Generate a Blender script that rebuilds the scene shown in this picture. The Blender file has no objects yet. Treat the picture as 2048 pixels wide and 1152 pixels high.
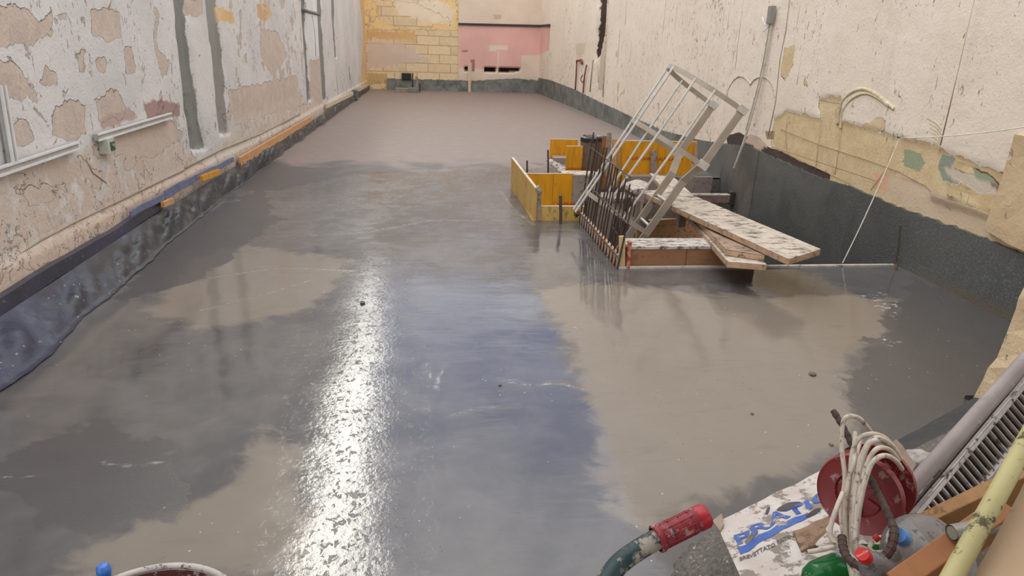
import bpy, bmesh, math, random
import numpy as np
from mathutils import Vector, Matrix, noise as mn
random.seed(7); rng = np.random.RandomState(5)
S = bpy.context.scene
COL = S.collection

# ------------------------------------------------------------------ camera
F, CX, CY, H = 1385.0, 1024.0, 576.0, 1.75
def unit(v): return v / np.linalg.norm(v)
_down = unit(np.array([900 - CX, 4450 - CY, F]))
_ax = np.array([856 - CX, 77 - CY, F]); _ax = unit(_ax - _down * _ax.dot(_down))
_rt = np.cross(_down, _ax)
R = np.array([_rt, _ax, -_down])
C0 = np.array([0, 0, H])
cam_d = bpy.data.cameras.new('camera'); cam = bpy.data.objects.new('camera', cam_d); COL.objects.link(cam)
cam_d.sensor_width = 36; cam_d.lens = 36 * F / 2048; cam_d.clip_start = 0.02; cam_d.clip_end = 500
m = Matrix.Identity(4)
for i in range(3):
    m[i][0] = R[i][0]; m[i][1] = -R[i][1]; m[i][2] = -R[i][2]; m[i][3] = C0[i]
cam.matrix_world = m
S.camera = cam

# ------------------------------------------------------------------ look
S.view_settings.view_transform = 'Standard'; S.view_settings.look = 'None'
S.view_settings.gamma = 1; S.view_settings.use_curve_mapping = False
S.view_settings.exposure = 0.72

def lin(r, g, b):
    f = lambda c: ((c / 255) / 12.92 if c / 255 <= .04045 else (((c / 255) + .055) / 1.055) ** 2.4)
    return (f(r), f(g), f(b))

class NT:
    """small helper that writes node trees"""
    def __init__(s, tree): s.t = tree; s.n = tree.nodes; s.l = tree.links
    def node(s, typ, **kw):
        n = s.n.new(typ)
        for k, v in kw.items(): setattr(n, k, v)
        return n
    def put(s, sock, v):
        if isinstance(v, bpy.types.NodeSocket): s.l.new(v, sock)
        elif isinstance(v, (tuple, list)):
            sock.default_value = tuple(v) + ((1,) if len(v) == 3 and sock.type == 'RGBA' else ())
        else: sock.default_value = v
    def math(s, op, a, b=0.0, clamp=False):
        n = s.node('ShaderNodeMath', operation=op, use_clamp=clamp); s.put(n.inputs[0], a); s.put(n.inputs[1], b); return n.outputs[0]
    def vmath(s, op, a, b=(0, 0, 0)):
        n = s.node('ShaderNodeVectorMath', operation=op); s.put(n.inputs[0], a); s.put(n.inputs[1], b); return n.outputs[0]
    def mix(s, f, a, b, mode='MIX'):
        n = s.node('ShaderNodeMix', data_type='RGBA', blend_type=mode); s.put(n.inputs[0], f); s.put(n.inputs[6], a); s.put(n.inputs[7], b); return n.outputs[2]
    def fmix(s, f, a, b):
        n = s.node('ShaderNodeMix', data_type='FLOAT'); s.put(n.inputs[0], f); s.put(n.inputs[2], a); s.put(n.inputs[3], b); return n.outputs[0]
    def step(s, v, lo, hi):
        n = s.node('ShaderNodeMapRange', interpolation_type='SMOOTHSTEP'); s.put(n.inputs[0], v); s.put(n.inputs[1], lo); s.put(n.inputs[2], hi)
        return n.outputs[0]
    def coord(s): return s.node('ShaderNodeTexCoord').outputs['Object']
    def noise(s, vec, scale=5, detail=4, rough=.55, dist=0, stretch=None):
        if stretch: vec = s.vmath('MULTIPLY', vec, stretch)
        n = s.node('ShaderNodeTexNoise'); s.put(n.inputs['Vector'], vec)
        n.inputs['Scale'].default_value = scale; n.inputs['Detail'].default_value = detail
        n.inputs['Roughness'].default_value = rough; n.inputs['Distortion'].default_value = dist
        return n.outputs[0]
    def voro(s, vec, scale, feature='F1', stretch=None, rnd=1):
        if stretch: vec = s.vmath('MULTIPLY', vec, stretch)
        n = s.node('ShaderNodeTexVoronoi', feature=feature); s.put(n.inputs['Vector'], vec); n.inputs['Scale'].default_value = scale
        n.inputs['Randomness'].default_value = rnd
        return n.outputs['Distance']
    def attr(s, name, col=False):
        n = s.node('ShaderNodeAttribute'); n.attribute_name = name; return n.outputs[0] if col else n.outputs[2]
    def bump(s, h, strength=.5, dist=.01, normal=None):
        n = s.node('ShaderNodeBump'); s.put(n.inputs['Height'], h); s.put(n.inputs['Strength'], strength); n.inputs['Distance'].default_value = dist
        if normal: s.put(n.inputs['Normal'], normal)
        return n.outputs[0]

def new_mat(name):
    mt = bpy.data.materials.new(name); mt.use_nodes = True
    nt = NT(mt.node_tree); bs = [n for n in nt.n if n.type == 'BSDF_PRINCIPLED'][0]
    return mt, nt, bs

def simple(name, col, rough=.6, metal=0, col2=None, scale=12, amt=.5, dirt=None, dirt_amt=.5, dirt_scale=20, bumpd=.002, stretch=None, trans=0, ior=1.5, grain=None, alpha=1, smear=None):
    """two-tone surface, with an optional splatter of dirt and an optional wood grain"""
    mt, nt, bs = new_mat(name); co = nt.coord()
    n1 = nt.noise(co, scale, 5, .6, stretch=stretch)
    col2 = col2 or tuple(c * .75 for c in col)
    c = nt.mix(nt.step(n1, .5 - amt / 2, .5 + amt / 2), col, col2)
    h = n1
    if grain:
        g = nt.noise(co, grain[0], 4, .6, .4, stretch=grain[1]); c = nt.mix(nt.math('MULTIPLY', nt.step(g, .42, .68), .55), c, tuple(x * .6 for x in col)); h = g
    r = rough
    if dirt:
        d = nt.noise(co, dirt_scale, 9, .72, stretch=smear); dm = nt.step(d, .6 - dirt_amt * .2, (.72 if smear else .67) - dirt_amt * .2)
        c = nt.mix(dm, c, dirt); h = nt.math('ADD', h, dm); r = nt.fmix(dm, rough, .85)
    nt.put(bs.inputs['Base Color'], c); nt.put(bs.inputs['Roughness'], r); bs.inputs['Metallic'].default_value = metal
    bs.inputs['Transmission Weight'].default_value = trans; bs.inputs['IOR'].default_value = ior
    bs.inputs['Alpha'].default_value = alpha
    nt.put(bs.inputs['Normal'], nt.bump(h, .6, bumpd))
    return mt

# ------------------------------------------------------------------ sky
W = bpy.data.worlds.new('sky'); S.world = W; W.use_nodes = True
nt = NT(W.node_tree); bg = nt.n['Background']
dirv = nt.node('ShaderNodeTexCoord').outputs['Generated']
sx = nt.node('ShaderNodeSeparateXYZ'); nt.put(sx.inputs[0], dirv)
zc = nt.math('MAXIMUM', sx.outputs[2], .06)
u = nt.math('DIVIDE', sx.outputs[0], zc); v = nt.math('DIVIDE', sx.outputs[1], zc)
cb = nt.node('ShaderNodeCombineXYZ'); nt.put(cb.inputs[0], u); nt.put(cb.inputs[1], v)
cl = nt.noise(cb.outputs[0], 1.1, 5, .55, .3)
blue = lin(158, 174, 218)
sky = nt.mix(nt.step(cl, .44, .66), tuple(c * 1.0 for c in blue), (1.2, 1.2, 1.22))
# cloud bank low over the left wall and thick cloud overhead, behind the camera
sky = nt.mix(nt.step(nt.math('ADD', v, nt.math('MULTIPLY', nt.math('SUBTRACT', cl, .5), 2.2)), 1.55, .9), sky, (1.3, 1.3, 1.32))
# the sunlit edge of the cloud along the left wall
un = nt.math('ADD', u, nt.math('MULTIPLY', nt.math('SUBTRACT', nt.noise(cb.outputs[0], 3, 3), .5), .07))
un = nt.math('ADD', un, nt.math('MULTIPLY', v, .045))
band = nt.math('MULTIPLY', nt.step(un, -.225, -.195), nt.step(un, -.085, -.115))
band = nt.math('MULTIPLY', band, nt.math('MULTIPLY', nt.step(v, .45, .8), nt.step(v, 4.2, 2.8)))
sky = nt.mix(band, sky, nt.mix(nt.step(v, 2.6, 1.2), (4.0, 3.9, 3.55), (8.2, 8.0, 7.2)))
sky = nt.mix(nt.step(sx.outputs[2], .03, -.03), sky, (.35, .33, .3))
nt.put(bg.inputs[0], sky); bg.inputs[1].default_value = 1.0

# ------------------------------------------------------------------ measuring helpers (photo pixel -> real place)
def ray(px, py): return unit(R @ np.array([px - CX, py - CY, F]))
def ZP(px, py, z=0.0): d = ray(px, py); return C0 + d * (z - H) / d[2]
def YP(px, py, y): d = ray(px, py); return C0 + d * y / d[1]
def XP(px, py, x): d = ray(px, py); return C0 + d * x / d[0]
def DP(px, py, dist): return C0 + ray(px, py) * dist
def lwx(y): return -2.5 + .0178 * (y - 4)
_ry = [0, 4, 9, 15.5, 20, 25.6]; _rx = [4.05, 4.06, 4.14, 4.22, 4.12, 3.92]
def rwx(y): return np.interp(y, _ry, _rx)
def on_wall(px, py, f):
    d = ray(px, py); t = f(8.0) / d[0]
    for _ in range(12): t = f(t * d[1]) / d[0]
    return C0 + d * t
LW = lambda px, py: on_wall(px, py, lwx)
RW = lambda px, py: on_wall(px, py, rwx)
BY = 25.6
BW = lambda px, py: YP(px, py, BY)

# ------------------------------------------------------------------ object helpers
def link(name, me, parent=None):
    o = bpy.data.objects.new(name, me); COL.objects.link(o)
    if parent: o.parent = parent
    return o
def tag(o, label=None, cat=None, group=None, kind=None):
    if label: o['label'] = label
    if cat: o['category'] = cat
    if group: o['group'] = group
    if kind: o['kind'] = kind
    return o
def empty(name, label, cat, loc=(0, 0, 0), group=None):
    o = link(name, None); o.location = loc; return tag(o, label, cat, group)
class MB:
    def __init__(s): s.v = []; s.f = []; s.sm = []
    def add(s, vs, fs, smooth=False):
        b = len(s.v); s.v += [tuple(map(float, p)) for p in vs]; s.f += [tuple(i + b for i in f) for f in fs]; s.sm += [smooth] * len(fs); return s
    def hexa(s, p):   # 8 points: bottom 0-3, top 4-7
        return s.add(p, [(0, 3, 2, 1), (4, 5, 6, 7), (0, 1, 5, 4), (1, 2, 6, 5), (2, 3, 7, 6), (3, 0, 4, 7)])
    def box(s, a, b):
        (x0, y0, z0), (x1, y1, z1) = a, b
        return s.hexa([(x0, y0, z0), (x1, y0, z0), (x1, y1, z0), (x0, y1, z0), (x0, y0, z1), (x1, y0, z1), (x1, y1, z1), (x0, y1, z1)])
    def beam(s, p, q, w, h, up=(0, 0, 1), warp=0):   # box along p-q, width w, height h
        p = np.array(p, float); q = np.array(q, float); a = unit(q - p); sd = unit(np.cross(a, np.array(up, float))); u_ = np.cross(sd, a)
        P = [p - sd * w / 2 - u_ * h / 2, p + sd * w / 2 - u_ * h / 2, q + sd * w / 2 - u_ * h / 2, q - sd * w / 2 - u_ * h / 2]
        return s.hexa(P + [x + u_ * h for x in P])
    def tube(s, pts, r, n=8, closed=False, cap=True, sq=None, rib=None):
        pts = [np.array(p, float) for p in pts]; m_ = len(pts); rings = []
        rr = r if hasattr(r, '__len__') else [r] * m_
        up = None
        for i in range(m_):
            a = pts[(i + 1) % m_] - pts[i - 1] if closed else pts[min(i + 1, m_ - 1)] - pts[max(i - 1, 0)]
            a = unit(a + 1e-12)
            if up is None: up = np.array([0, 0, 1.]) if abs(a[2]) < .9 else np.array([1., 0, 0])
            u_ = up - a * up.dot(a); u_ = unit(u_); up = u_; w_ = np.cross(a, u_)
            rings.append([pts[i] + (u_ * math.cos(2 * math.pi * k / n) + w_ * math.sin(2 * math.pi * k / n)) * rr[i] for k in range(n)])
        vs = [p for ring in rings for p in ring]; fs = []
        for i in range(m_ if closed else m_ - 1):
            j = (i + 1) % m_
            for k in range(n): fs.append((i * n + k, i * n + (k + 1) % n, j * n + (k + 1) % n, j * n + k))
        if cap and not closed: fs += [tuple(range(n))[::-1], tuple((m_ - 1) * n + k for k in range(n))]
        return s.add(vs, fs, n > 5)
    def strip(s, pts, w, t, nrm):      # flat bar following pts, broad side along nrm-perpendicular
        for i in range(len(pts) - 1): s.beam(pts[i], pts[i + 1], t, w, up=nrm)
        return s
    def lathe(s, prof, n=32, M=None):
        vs = []; fs = []
        for (r_, z_) in prof:
            for k in range(n): vs.append((r_ * math.cos(2 * math.pi * k / n), r_ * math.sin(2 * math.pi * k / n), z_))
        for i in range(len(prof) - 1):
            for k in range(n): fs.append((i * n + k, i * n + (k + 1) % n, (i + 1) * n + (k + 1) % n, (i + 1) * n + k))
        if M is not None: vs = [tuple(M @ Vector(p)) for p in vs]
        return s.add(vs, fs, True)
    def build(s, name, mat, parent=None, bevel=0, sub=0, disp=None):
        me = bpy.data.meshes.new(name); me.from_pydata(s.v, [], s.f); me.validate(); me.update()
        bm = bmesh.new(); bm.from_mesh(me); bmesh.ops.recalc_face_normals(bm, faces=bm.faces)
        if bevel: bmesh.ops.bevel(bm, geom=[e for e in bm.edges if e.calc_face_angle(0) > .6], offset=bevel, segments=2, affect='EDGES', profile=.6)
        if sub: bmesh.ops.subdivide_edges(bm, edges=bm.edges, cuts=sub, use_grid_fill=True)
        if disp:
            for v_ in bm.verts: v_.co += Vector(disp(v_.co))
        bm.to_mesh(me); bm.free()
        if any(s.sm):
            for p in me.polygons: p.use_smooth = True
            try: me.set_sharp_from_angle(angle=math.radians(40))
            except Exception: pass
        for mt in (mat if isinstance(mat, (list, tuple)) else [mat]): me.materials.append(mt)
        o = link(name, me, parent)
        if parent is not None and parent.type == 'EMPTY':
            o.location = [-c for c in parent.location]
        return o

def spline(pts, n=10, closed=False):
    pts = [np.array(p, float) for p in pts]; out = []; m_ = len(pts)
    for i in range(m_ if closed else m_ - 1):
        g = (lambda k: pts[k % m_]) if closed else (lambda k: pts[max(0, min(m_ - 1, k))])
        p0, p1, p2, p3 = g(i - 1), g(i), g(i + 1), g(i + 2)
        for k in range(n):
            t = k / n; out.append(.5 * ((2 * p1) + (p2 - p0) * t + (2 * p0 - 5 * p1 + 4 * p2 - p3) * t * t + (3 * p1 - p0 - 3 * p2 + p3) * t ** 3))
    if not closed: out.append(pts[-1])
    return out

def sdist(P, poly):
    """signed distance (inside +) of points P (n,2) to polygon"""
    P = np.asarray(P); d = np.full(len(P), 1e9); ins = np.zeros(len(P), bool); n = len(poly)
    for i in range(n):
        a = np.array(poly[i]); b = np.array(poly[(i + 1) % n]); ab = b - a
        t = np.clip(((P - a) @ ab) / (ab @ ab + 1e-12), 0, 1); d = np.minimum(d, np.hypot(*(P - a - t[:, None] * ab).T))
        c = ((a[1] > P[:, 1]) != (b[1] > P[:, 1])); x = a[0] + (P[:, 1] - a[1]) * (b[0] - a[0]) / (b[1] - a[1] + 1e-12)
        ins ^= c & (P[:, 0] < x)
    return np.where(ins, d, -d)
def ldist(P, line):
    d = np.full(len(P), 1e9)
    for a, b in zip(line[:-1], line[1:]):
        a = np.array(a); b = np.array(b); ab = b - a
        t = np.clip(((P - a) @ ab) / (ab @ ab + 1e-12), 0, 1); d = np.minimum(d, np.hypot(*(P - a - t[:, None] * ab).T))
    return d
def grow(a, b, s0, s1):
    out = [a]; L = b - a
    while out[-1] < b - 1e-6: out.append(out[-1] + s0 + (s1 - s0) * (out[-1] - a) / L)
    out[-1] = b; return np.array(out)
def fnoise(P, scale, seed=0):
    return np.array([mn.noise(Vector((p[0] * scale, p[1] * scale, (p[2] if len(p) > 2 else 0) * scale + seed * 7.3))) for p in P])
def grid_mesh(name, A, B, fpos, keep=None):
    na, nb = len(A), len(B); AA, BB = np.meshgrid(A, B, indexing='ij'); uv = np.stack([AA.ravel(), BB.ravel()], 1)
    V = fpos(uv); idx = np.arange(na * nb).reshape(na, nb)
    q = np.stack([idx[:-1, :-1], idx[1:, :-1], idx[1:, 1:], idx[:-1, 1:]], -1).reshape(-1, 4)
    if keep is not None: q = q[keep(uv[q].mean(1))]
    me = bpy.data.meshes.new(name); me.from_pydata(V.tolist(), [], q.tolist()); me.update()
    me.polygons.foreach_set('use_smooth', [True] * len(me.polygons))
    return me, uv
def set_attr(me, name, a):
    at = me.attributes.new(name, 'FLOAT', 'POINT'); at.data.foreach_set('value', np.asarray(a, dtype=np.float32))
def set_col(me, name, c):
    at = me.attributes.new(name, 'FLOAT_COLOR', 'POINT'); c = np.concatenate([c, np.ones((len(c), 1))], 1)
    at.data.foreach_set('color', c.astype(np.float32).ravel())

# ------------------------------------------------------------------ wall material
def wall_mat(name, paint, paint2, under, under2, chip=.5, chip_col=None, rough_low=0.0, brick=None, streak=0.0):
    mt, nt, bs = new_mat(name); co = nt.coord()
    big = nt.noise(co, .9, 3); mid = nt.noise(co, 7, 6, .62); fine = nt.noise(co, 38, 6, .65)
    c = nt.mix(nt.step(nt.math('ADD', big, nt.math('MULTIPLY', fine, .25)), .45, .75), paint, paint2)
    un = nt.mix(nt.step(mid, .35, .65), under, under2)
    un = nt.mix(nt.math('MULTIPLY', nt.step(fine, .5, .72), .5), un, tuple(x * .68 for x in under2))
    bh = None
    if brick:
        mp = nt.node('ShaderNodeMapping'); nt.put(mp.inputs[0], co); mp.inputs['Rotation'].default_value = brick[0]
        br = nt.node('ShaderNodeTexBrick'); nt.put(br.inputs['Vector'], nt.vmath('ADD', mp.outputs[0], nt.vmath('MULTIPLY', nt.vmath('ADD', nt.node('ShaderNodeTexNoise').outputs[1], (-.5, -.5, -.5)), (.03, .03, .03))))
        br.inputs['Scale'].default_value = 1; br.inputs['Brick Width'].default_value = brick[1]; br.inputs['Row Height'].default_value = brick[2]
        br.inputs['Mortar Size'].default_value = brick[3]; br.inputs['Mortar Smooth'].default_value = .5
        br.inputs['Color1'].default_value = (.88, .86, .84, 1); br.inputs['Color2'].default_value = (1.06, 1.04, 1.0, 1); br.inputs['Mortar'].default_value = tuple(brick[4]) + (1,)
        un = nt.mix(brick[5], un, nt.mix(1, un, br.outputs[0], 'MULTIPLY')); bh = br.outputs[1]
    # ragged edge of what has come off
    edge = nt.math('ADD', nt.math('MULTIPLY', nt.math('SUBTRACT', nt.noise(co, 6, 7, .6, .2), .5), 1.5), nt.attr('peel'))
    pm = nt.step(edge, -.03, .03)
    rnd = nt.math('ADD', nt.noise(co, 3.2, 8, .62, .4), nt.math('MULTIPLY', nt.attr('worn'), .12))
    pm2 = nt.step(rnd, .655, .668)
    pm = nt.math('MAXIMUM', pm, pm2)
    c = nt.mix(pm, c, un)
    # small vertical chips
    ch = nt.math('ADD', nt.noise(co, 1, 6, .6, .8, stretch=(30, 30, 11)), nt.math('MULTIPLY', nt.noise(co, 1.3, 2), .22))
    chm = nt.step(nt.math('ADD', ch, nt.math('MULTIPLY', nt.attr('worn'), .05)), .86 - chip * .14, .875 - chip * .14)
    c = nt.mix(chm, c, chip_col or tuple(x * .42 for x in under2))
    if streak:
        stn = nt.noise(co, 1, 3, .6, stretch=(9, 9, .35)); c = nt.mix(nt.math('MULTIPLY', nt.step(stn, .55, .75), streak), c, tuple(x * .8 for x in paint2))
    # areas with a paint or plaster of their own
    sa = nt.step(nt.math('ADD', nt.math('MULTIPLY', nt.math('SUBTRACT', nt.noise(co, 9, 6, .62), .5), 1.1), nt.attr('stain_a')), -.12, .12)
    tone = nt.fmix(nt.step(big, .3, .7), .93, 1.05)
    sc = nt.mix(1, nt.attr('stain', True), nt.node('ShaderNodeCombineColor').outputs[0], 'MIX')
    vm = nt.node('ShaderNodeVectorMath', operation='SCALE'); nt.put(vm.inputs[0], nt.attr('stain', True)); nt.put(vm.inputs['Scale'], tone)
    c = nt.mix(sa, c, vm.outputs[0])
    nt.put(bs.inputs['Base Color'], c); bs.inputs['Roughness'].default_value = .8
    h = nt.math('SUBTRACT', nt.math('MULTIPLY', fine, .22), nt.math('MULTIPLY', nt.math('MAXIMUM', pm, nt.math('MULTIPLY', chm, .9)), .8))
    h = nt.math('ADD', h, nt.math('MULTIPLY', mid, .35))
    if bh is not None: h = nt.math('SUBTRACT', h, nt.math('MULTIPLY', nt.math('MULTIPLY', bh, nt.math('MULTIPLY', pm, nt.math('SUBTRACT', 1.0, sa))), .6))
    nt.put(bs.inputs['Normal'], nt.bump(h, 1.0, .03))
    return mt

def make_wall(name, mesh, uv, mat, pix, peels, stains, worn, extra=None, bands=None):
    """pix: pixel -> (a,b) on this wall; peels/stains in photo pixels"""
    P = uv; peel = np.full(len(P), -1.0); sa = np.full(len(P), -1.0); sc = np.full((len(P), 3), .5)
    for poly in peels:
        peel = np.maximum(peel, np.clip(sdist(P, [pix(*q) for q in poly]) / .12, -1, 1))
    for st in stains:
        poly, colr, soft = st[:3]
        d = np.clip(sdist(P, [pix(*q) for q in poly]) / soft, -1, st[3] if len(st) > 3 else 1)
        m_ = d > np.maximum(-.8, np.where(sa > .0, .0, -.8)); m_ &= d >= -.8
        m_ &= ~((sa > d) & (d < 0))
        sc[m_] = colr; sa = np.maximum(sa, d)
    set_attr(mesh, 'peel', peel); set_attr(mesh, 'stain_a', sa); set_col(mesh, 'stain', sc); set_attr(mesh, 'worn', worn(P))
    mesh.materials.append(mat)
    o = link(name, mesh); tag(o, kind='structure'); return o

def add_tubes(obj, specs, mats):
    """reliefs, cracks and runs that belong to the wall itself: joined into the wall's mesh with their own material slots"""
    me = obj.data; bm = bmesh.new(); bm.from_mesh(me)
    base = len(me.materials)
    for mt in mats: me.materials.append(mt)
    for pts, r, k in specs:
        b = MB().tube(pts, r, 6); vs = [bm.verts.new(p) for p in b.v]
        for f in b.f:
            fc = bm.faces.new([vs[i] for i in f]); fc.material_index = base + k; fc.smooth = True
    bm.to_mesh(me); bm.free()

cream_dark = simple('chase_shadow_plaster', (.14, .13, .125), .9, scale=20)
# ------------------------------------------------------------------ left wall
A = np.concatenate([grow(1.0, 3.4, .12, .05), grow(3.4, BY, .026, .11)[1:]]); B = np.concatenate([np.arange(-.3, 2.3, .028), np.linspace(2.35, 6.4, 14)])
chaseA = [(342, -60), (370, -60), (375, 60), (386, 130), (400, 230), (413, 297), (384, 300), (371, 220), (361, 130), (354, 60)]
chaseB = [(406, -60), (433, -60), (441, 60), (450, 130), (460, 268), (439, 268), (428, 130), (417, 60)]
chC = [(600, -40), (609, -40), (612, 60), (615, 120), (623, 200), (615, 205), (607, 80)]
chD = [(632, -40), (642, -40), (645, 60), (648, 110), (653, 200), (645, 200), (638, 80)]
chE = [(662, -30), (668, -30), (671, 60), (674, 115), (670, 115), (665, 50)]
pl = lambda px, py: tuple(LW(px, py)[1:])
def lpos(uv):
    dep = np.zeros(len(uv))
    for poly in (chaseA, chaseB, chC, chD, chE):
        d = sdist(uv, [pl(*q) for q in poly]); dep = np.maximum(dep, np.clip(d / .03 + .5, 0, 1) * .05)
    # projecting stone course at the bottom of the wall
    st = np.interp(uv[:, 0], [0, 4.1, 7.3, 10, 14, 30], [.44, .44, .41, .36, .33, .3])
    bulge = np.clip((st - uv[:, 1]) / .03, 0, 1) * .022
    w = .008 * fnoise(uv, 1.3) + .004 * fnoise(uv, 6, 3)
    return np.stack([lwx(uv[:, 0]) - dep + bulge + w, uv[:, 0], uv[:, 1]], 1)
me, uv = grid_mesh('wall_left', A, B, lpos)
tan = lin(206, 190, 174)
lpeel = [[(-40, 8), (30, 12), (75, 35), (103, 22), (112, 72), (60, 85), (-40, 92)], [(183, 22), (207, 18), (240, 25), (242, 75), (215, 80), (185, 70)],
 [(-40, 120), (22, 118), (45, 145), (58, 180), (50, 198), (10, 205), (-40, 208)], [(90, 137), (110, 145), (114, 168), (98, 170), (78, 168)],
 [(150, 112), (165, 100), (170, 135), (160, 140)], [(190, 120), (208, 108), (218, 122), (210, 145), (195, 140)],
 [(10, 262), (45, 232), (55, 240), (68, 278), (40, 295), (15, 300)], [(103, 235), (110, 210), (140, 198), (170, 215), (175, 270), (140, 280), (103, 272)],
 [(190, 200), (235, 178), (250, 215), (245, 235), (200, 240)], [(245, 95), (265, 90), (270, 140), (252, 145)],
 [(220, 266), (340, 238), (370, 270), (300, 320), (230, 310)], [(155, 310), (210, 345), (200, 380), (165, 350)], [(30, 375), (85, 370), (120, 395), (60, 415)],
 [(240, 318), (268, 312), (282, 328), (250, 340)], [(520, 60), (555, 65), (575, 110), (545, 150), (520, 110)], [(455, 180), (560, 160), (592, 150), (600, 210), (470, 250)],
 [(365, 0), (405, 0), (405, 30), (375, 30)], [(600, 210), (655, 200), (655, 235), (600, 245)], [(618, 120), (645, 120), (648, 230), (625, 235)]]
gr = lin(132, 132, 128)
pinkish = lin(206, 190, 176)
lst = [([(-60, 372), (150, 300), (330, 250), (372, 300), (400, 330), (300, 440), (-60, 700)], pinkish, .45, .09), ([(-60, 560), (0, 534), (200, 422), (369, 342), (470, 290), (620, 225), (620, 250), (470, 325), (300, 430), (0, 640), (-60, 700)], lin(210, 190, 172), .1, .2),
 ([(470, 240), (600, 190), (660, 215), (640, 245), (480, 320), (400, 340)], lin(208, 196, 184), .3, .05), (chaseA, gr, .05), (chaseB, lin(146, 144, 138), .05), (chC, gr, .05), (chD, gr, .06), (chE, gr, .05),
 ([(612, 26), (637, 30), (641, 112), (618, 112)], lin(222, 224, 226), .05), ([(611, -30), (633, -30), (637, 24), (612, 20)], lin(222, 224, 226), .05),
 ([(285, 205), (320, 199), (361, 210), (360, 232), (296, 243)], lin(170, 142, 134), .1), ([(437, 15), (465, 25), (470, 48), (440, 40)], lin(222, 190, 140), .1),
 ([(513, 8), (535, 5), (545, 30), (532, 45), (515, 35)], lin(214, 182, 142), .08), ([(198, 238), (260, 215), (275, 235), (205, 262)], lin(182, 160, 152), .12),
 ([(712, -60), (760, -60), (760, 170), (722, 170), (726, 60)], lin(224, 190, 142), .15)]
wm_l = wall_mat('peeling_white_limewash', lin(218, 215, 212), lin(205, 203, 202), tan, lin(194, 178, 168), chip=.55, chip_col=lin(170, 162, 156), streak=.15)
def worn_l(P):
    z = P[:, 1]; y = P[:, 0]; w = .45 * np.clip((8.5 - y) / 1, 0, 1) + np.clip(1.0 - z / 1.0, 0, 1) * .8 + .35 * fnoise(P, .7, 2)
    w += np.clip((y - 8.5) / 1, 0, 1) * np.clip((15 - y) / 1, 0, 1) * .7
    return w
wl = make_wall('wall_left', me, uv, wm_l, pl, lpeel, lst, worn_l)
crack = simple('plaster_crack', lin(172, 158, 144), .95)
redpipe = simple('rusty_pipe_run', lin(150, 82, 62), .8, col2=lin(110, 60, 48))
dk = lambda pts, f: [f(*p) for p in pts]
def inset(pts, f, d):  # points on a wall, shifted into the room by d
    out = []
    for p in pts:
        q = f(*p).copy(); q[0] += d; out.append(q)
    return out
add_tubes(wl, [(inset([(662, 20), (668, 90), (672, 150), (676, 190)], LW, -.004), .012, 0), (inset([(697, 132), (700, 160)], LW, -.002), .02, 0),
  (inset([(0, 531), (80, 480), (150, 443), (240, 400), (330, 357), (369, 339)], LW, .005), .008, 0),
  (inset([(369, 336), (440, 300), (520, 268), (600, 228)], LW, .0), .012, 0), (inset([(172, 318), (185, 345), (212, 366)], LW, 0), .006, 0),
  (inset([(603, 18), (620, 24), (638, 29)], LW, 0), .03, 1), (inset([(226, -10), (220, 8), (218, 14)], LW, 0), .006, 0),
  (inset([(624, 32), (628, 60), (631, 95), (631, 112)], LW, .005), .006, 0)], [crack, simple('grey_chase_mortar', gr, .9)])

# ------------------------------------------------------------------ right wall
A = np.concatenate([grow(2.9, 12, .026, .06), grow(12, BY, .06, .11)[1:]]); B = np.concatenate([np.arange(-2.4, -.05, .2), np.arange(0, 2.7, .028), np.linspace(2.75, 7.4, 16)])
pr = lambda px, py: tuple(RW(px, py)[1:])
pil = [pr(1951, 0), pr(1883, 292)]
pily = (pil[0][0] + pil[1][0]) / 2
stone_r = [(1540, 285), (1548, 238), (1575, 222), (1600, 228), (1640, 238), (1632, 195), (1682, 192), (1682, 243), (1790, 272), (1850, 288), (1960, 325), (2060, 365), (2060, 520), (1900, 465), (1700, 385), (1560, 325)]
slot = [(1196, -60), (1216, -60), (1214, 20), (1208, 70), (1200, 108), (1188, 122), (1192, 70), (1196, 30)]
def rpos(uv):
    y, z = uv.T; dep = np.clip(sdist(uv, [pr(*q) for q in slot]) / .1 + .4, 0, 1) * .16
    dep += np.clip(sdist(uv, [pr(*q) for q in stone_r]) / .02 + .5, 0, 1) * .014
    # shallow pilaster nearest the street and a rounded hollow beside it
    p = -np.clip((pily - y) / .03, 0, 1) * .03 * np.clip((z - .62) / .03, 0, 1)
    w = .01 * fnoise(uv, .9, 5) + .003 * fnoise(uv, 7, 6)
    return np.stack([rwx(y) + dep + p + w, y, z], 1)
me, uv = grid_mesh('wall_right', A, B, rpos)
rpeel = [stone_r, [(1570, 95), (1590, 90), (1586, 130), (1570, 165), (1562, 150)], [(1612, 150), (1616, 175), (1604, 172)], [(1720, 260), (1732, 245), (1772, 236), (1765, 262), (1730, 268)]]
gn = lin(156, 166, 134)
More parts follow.
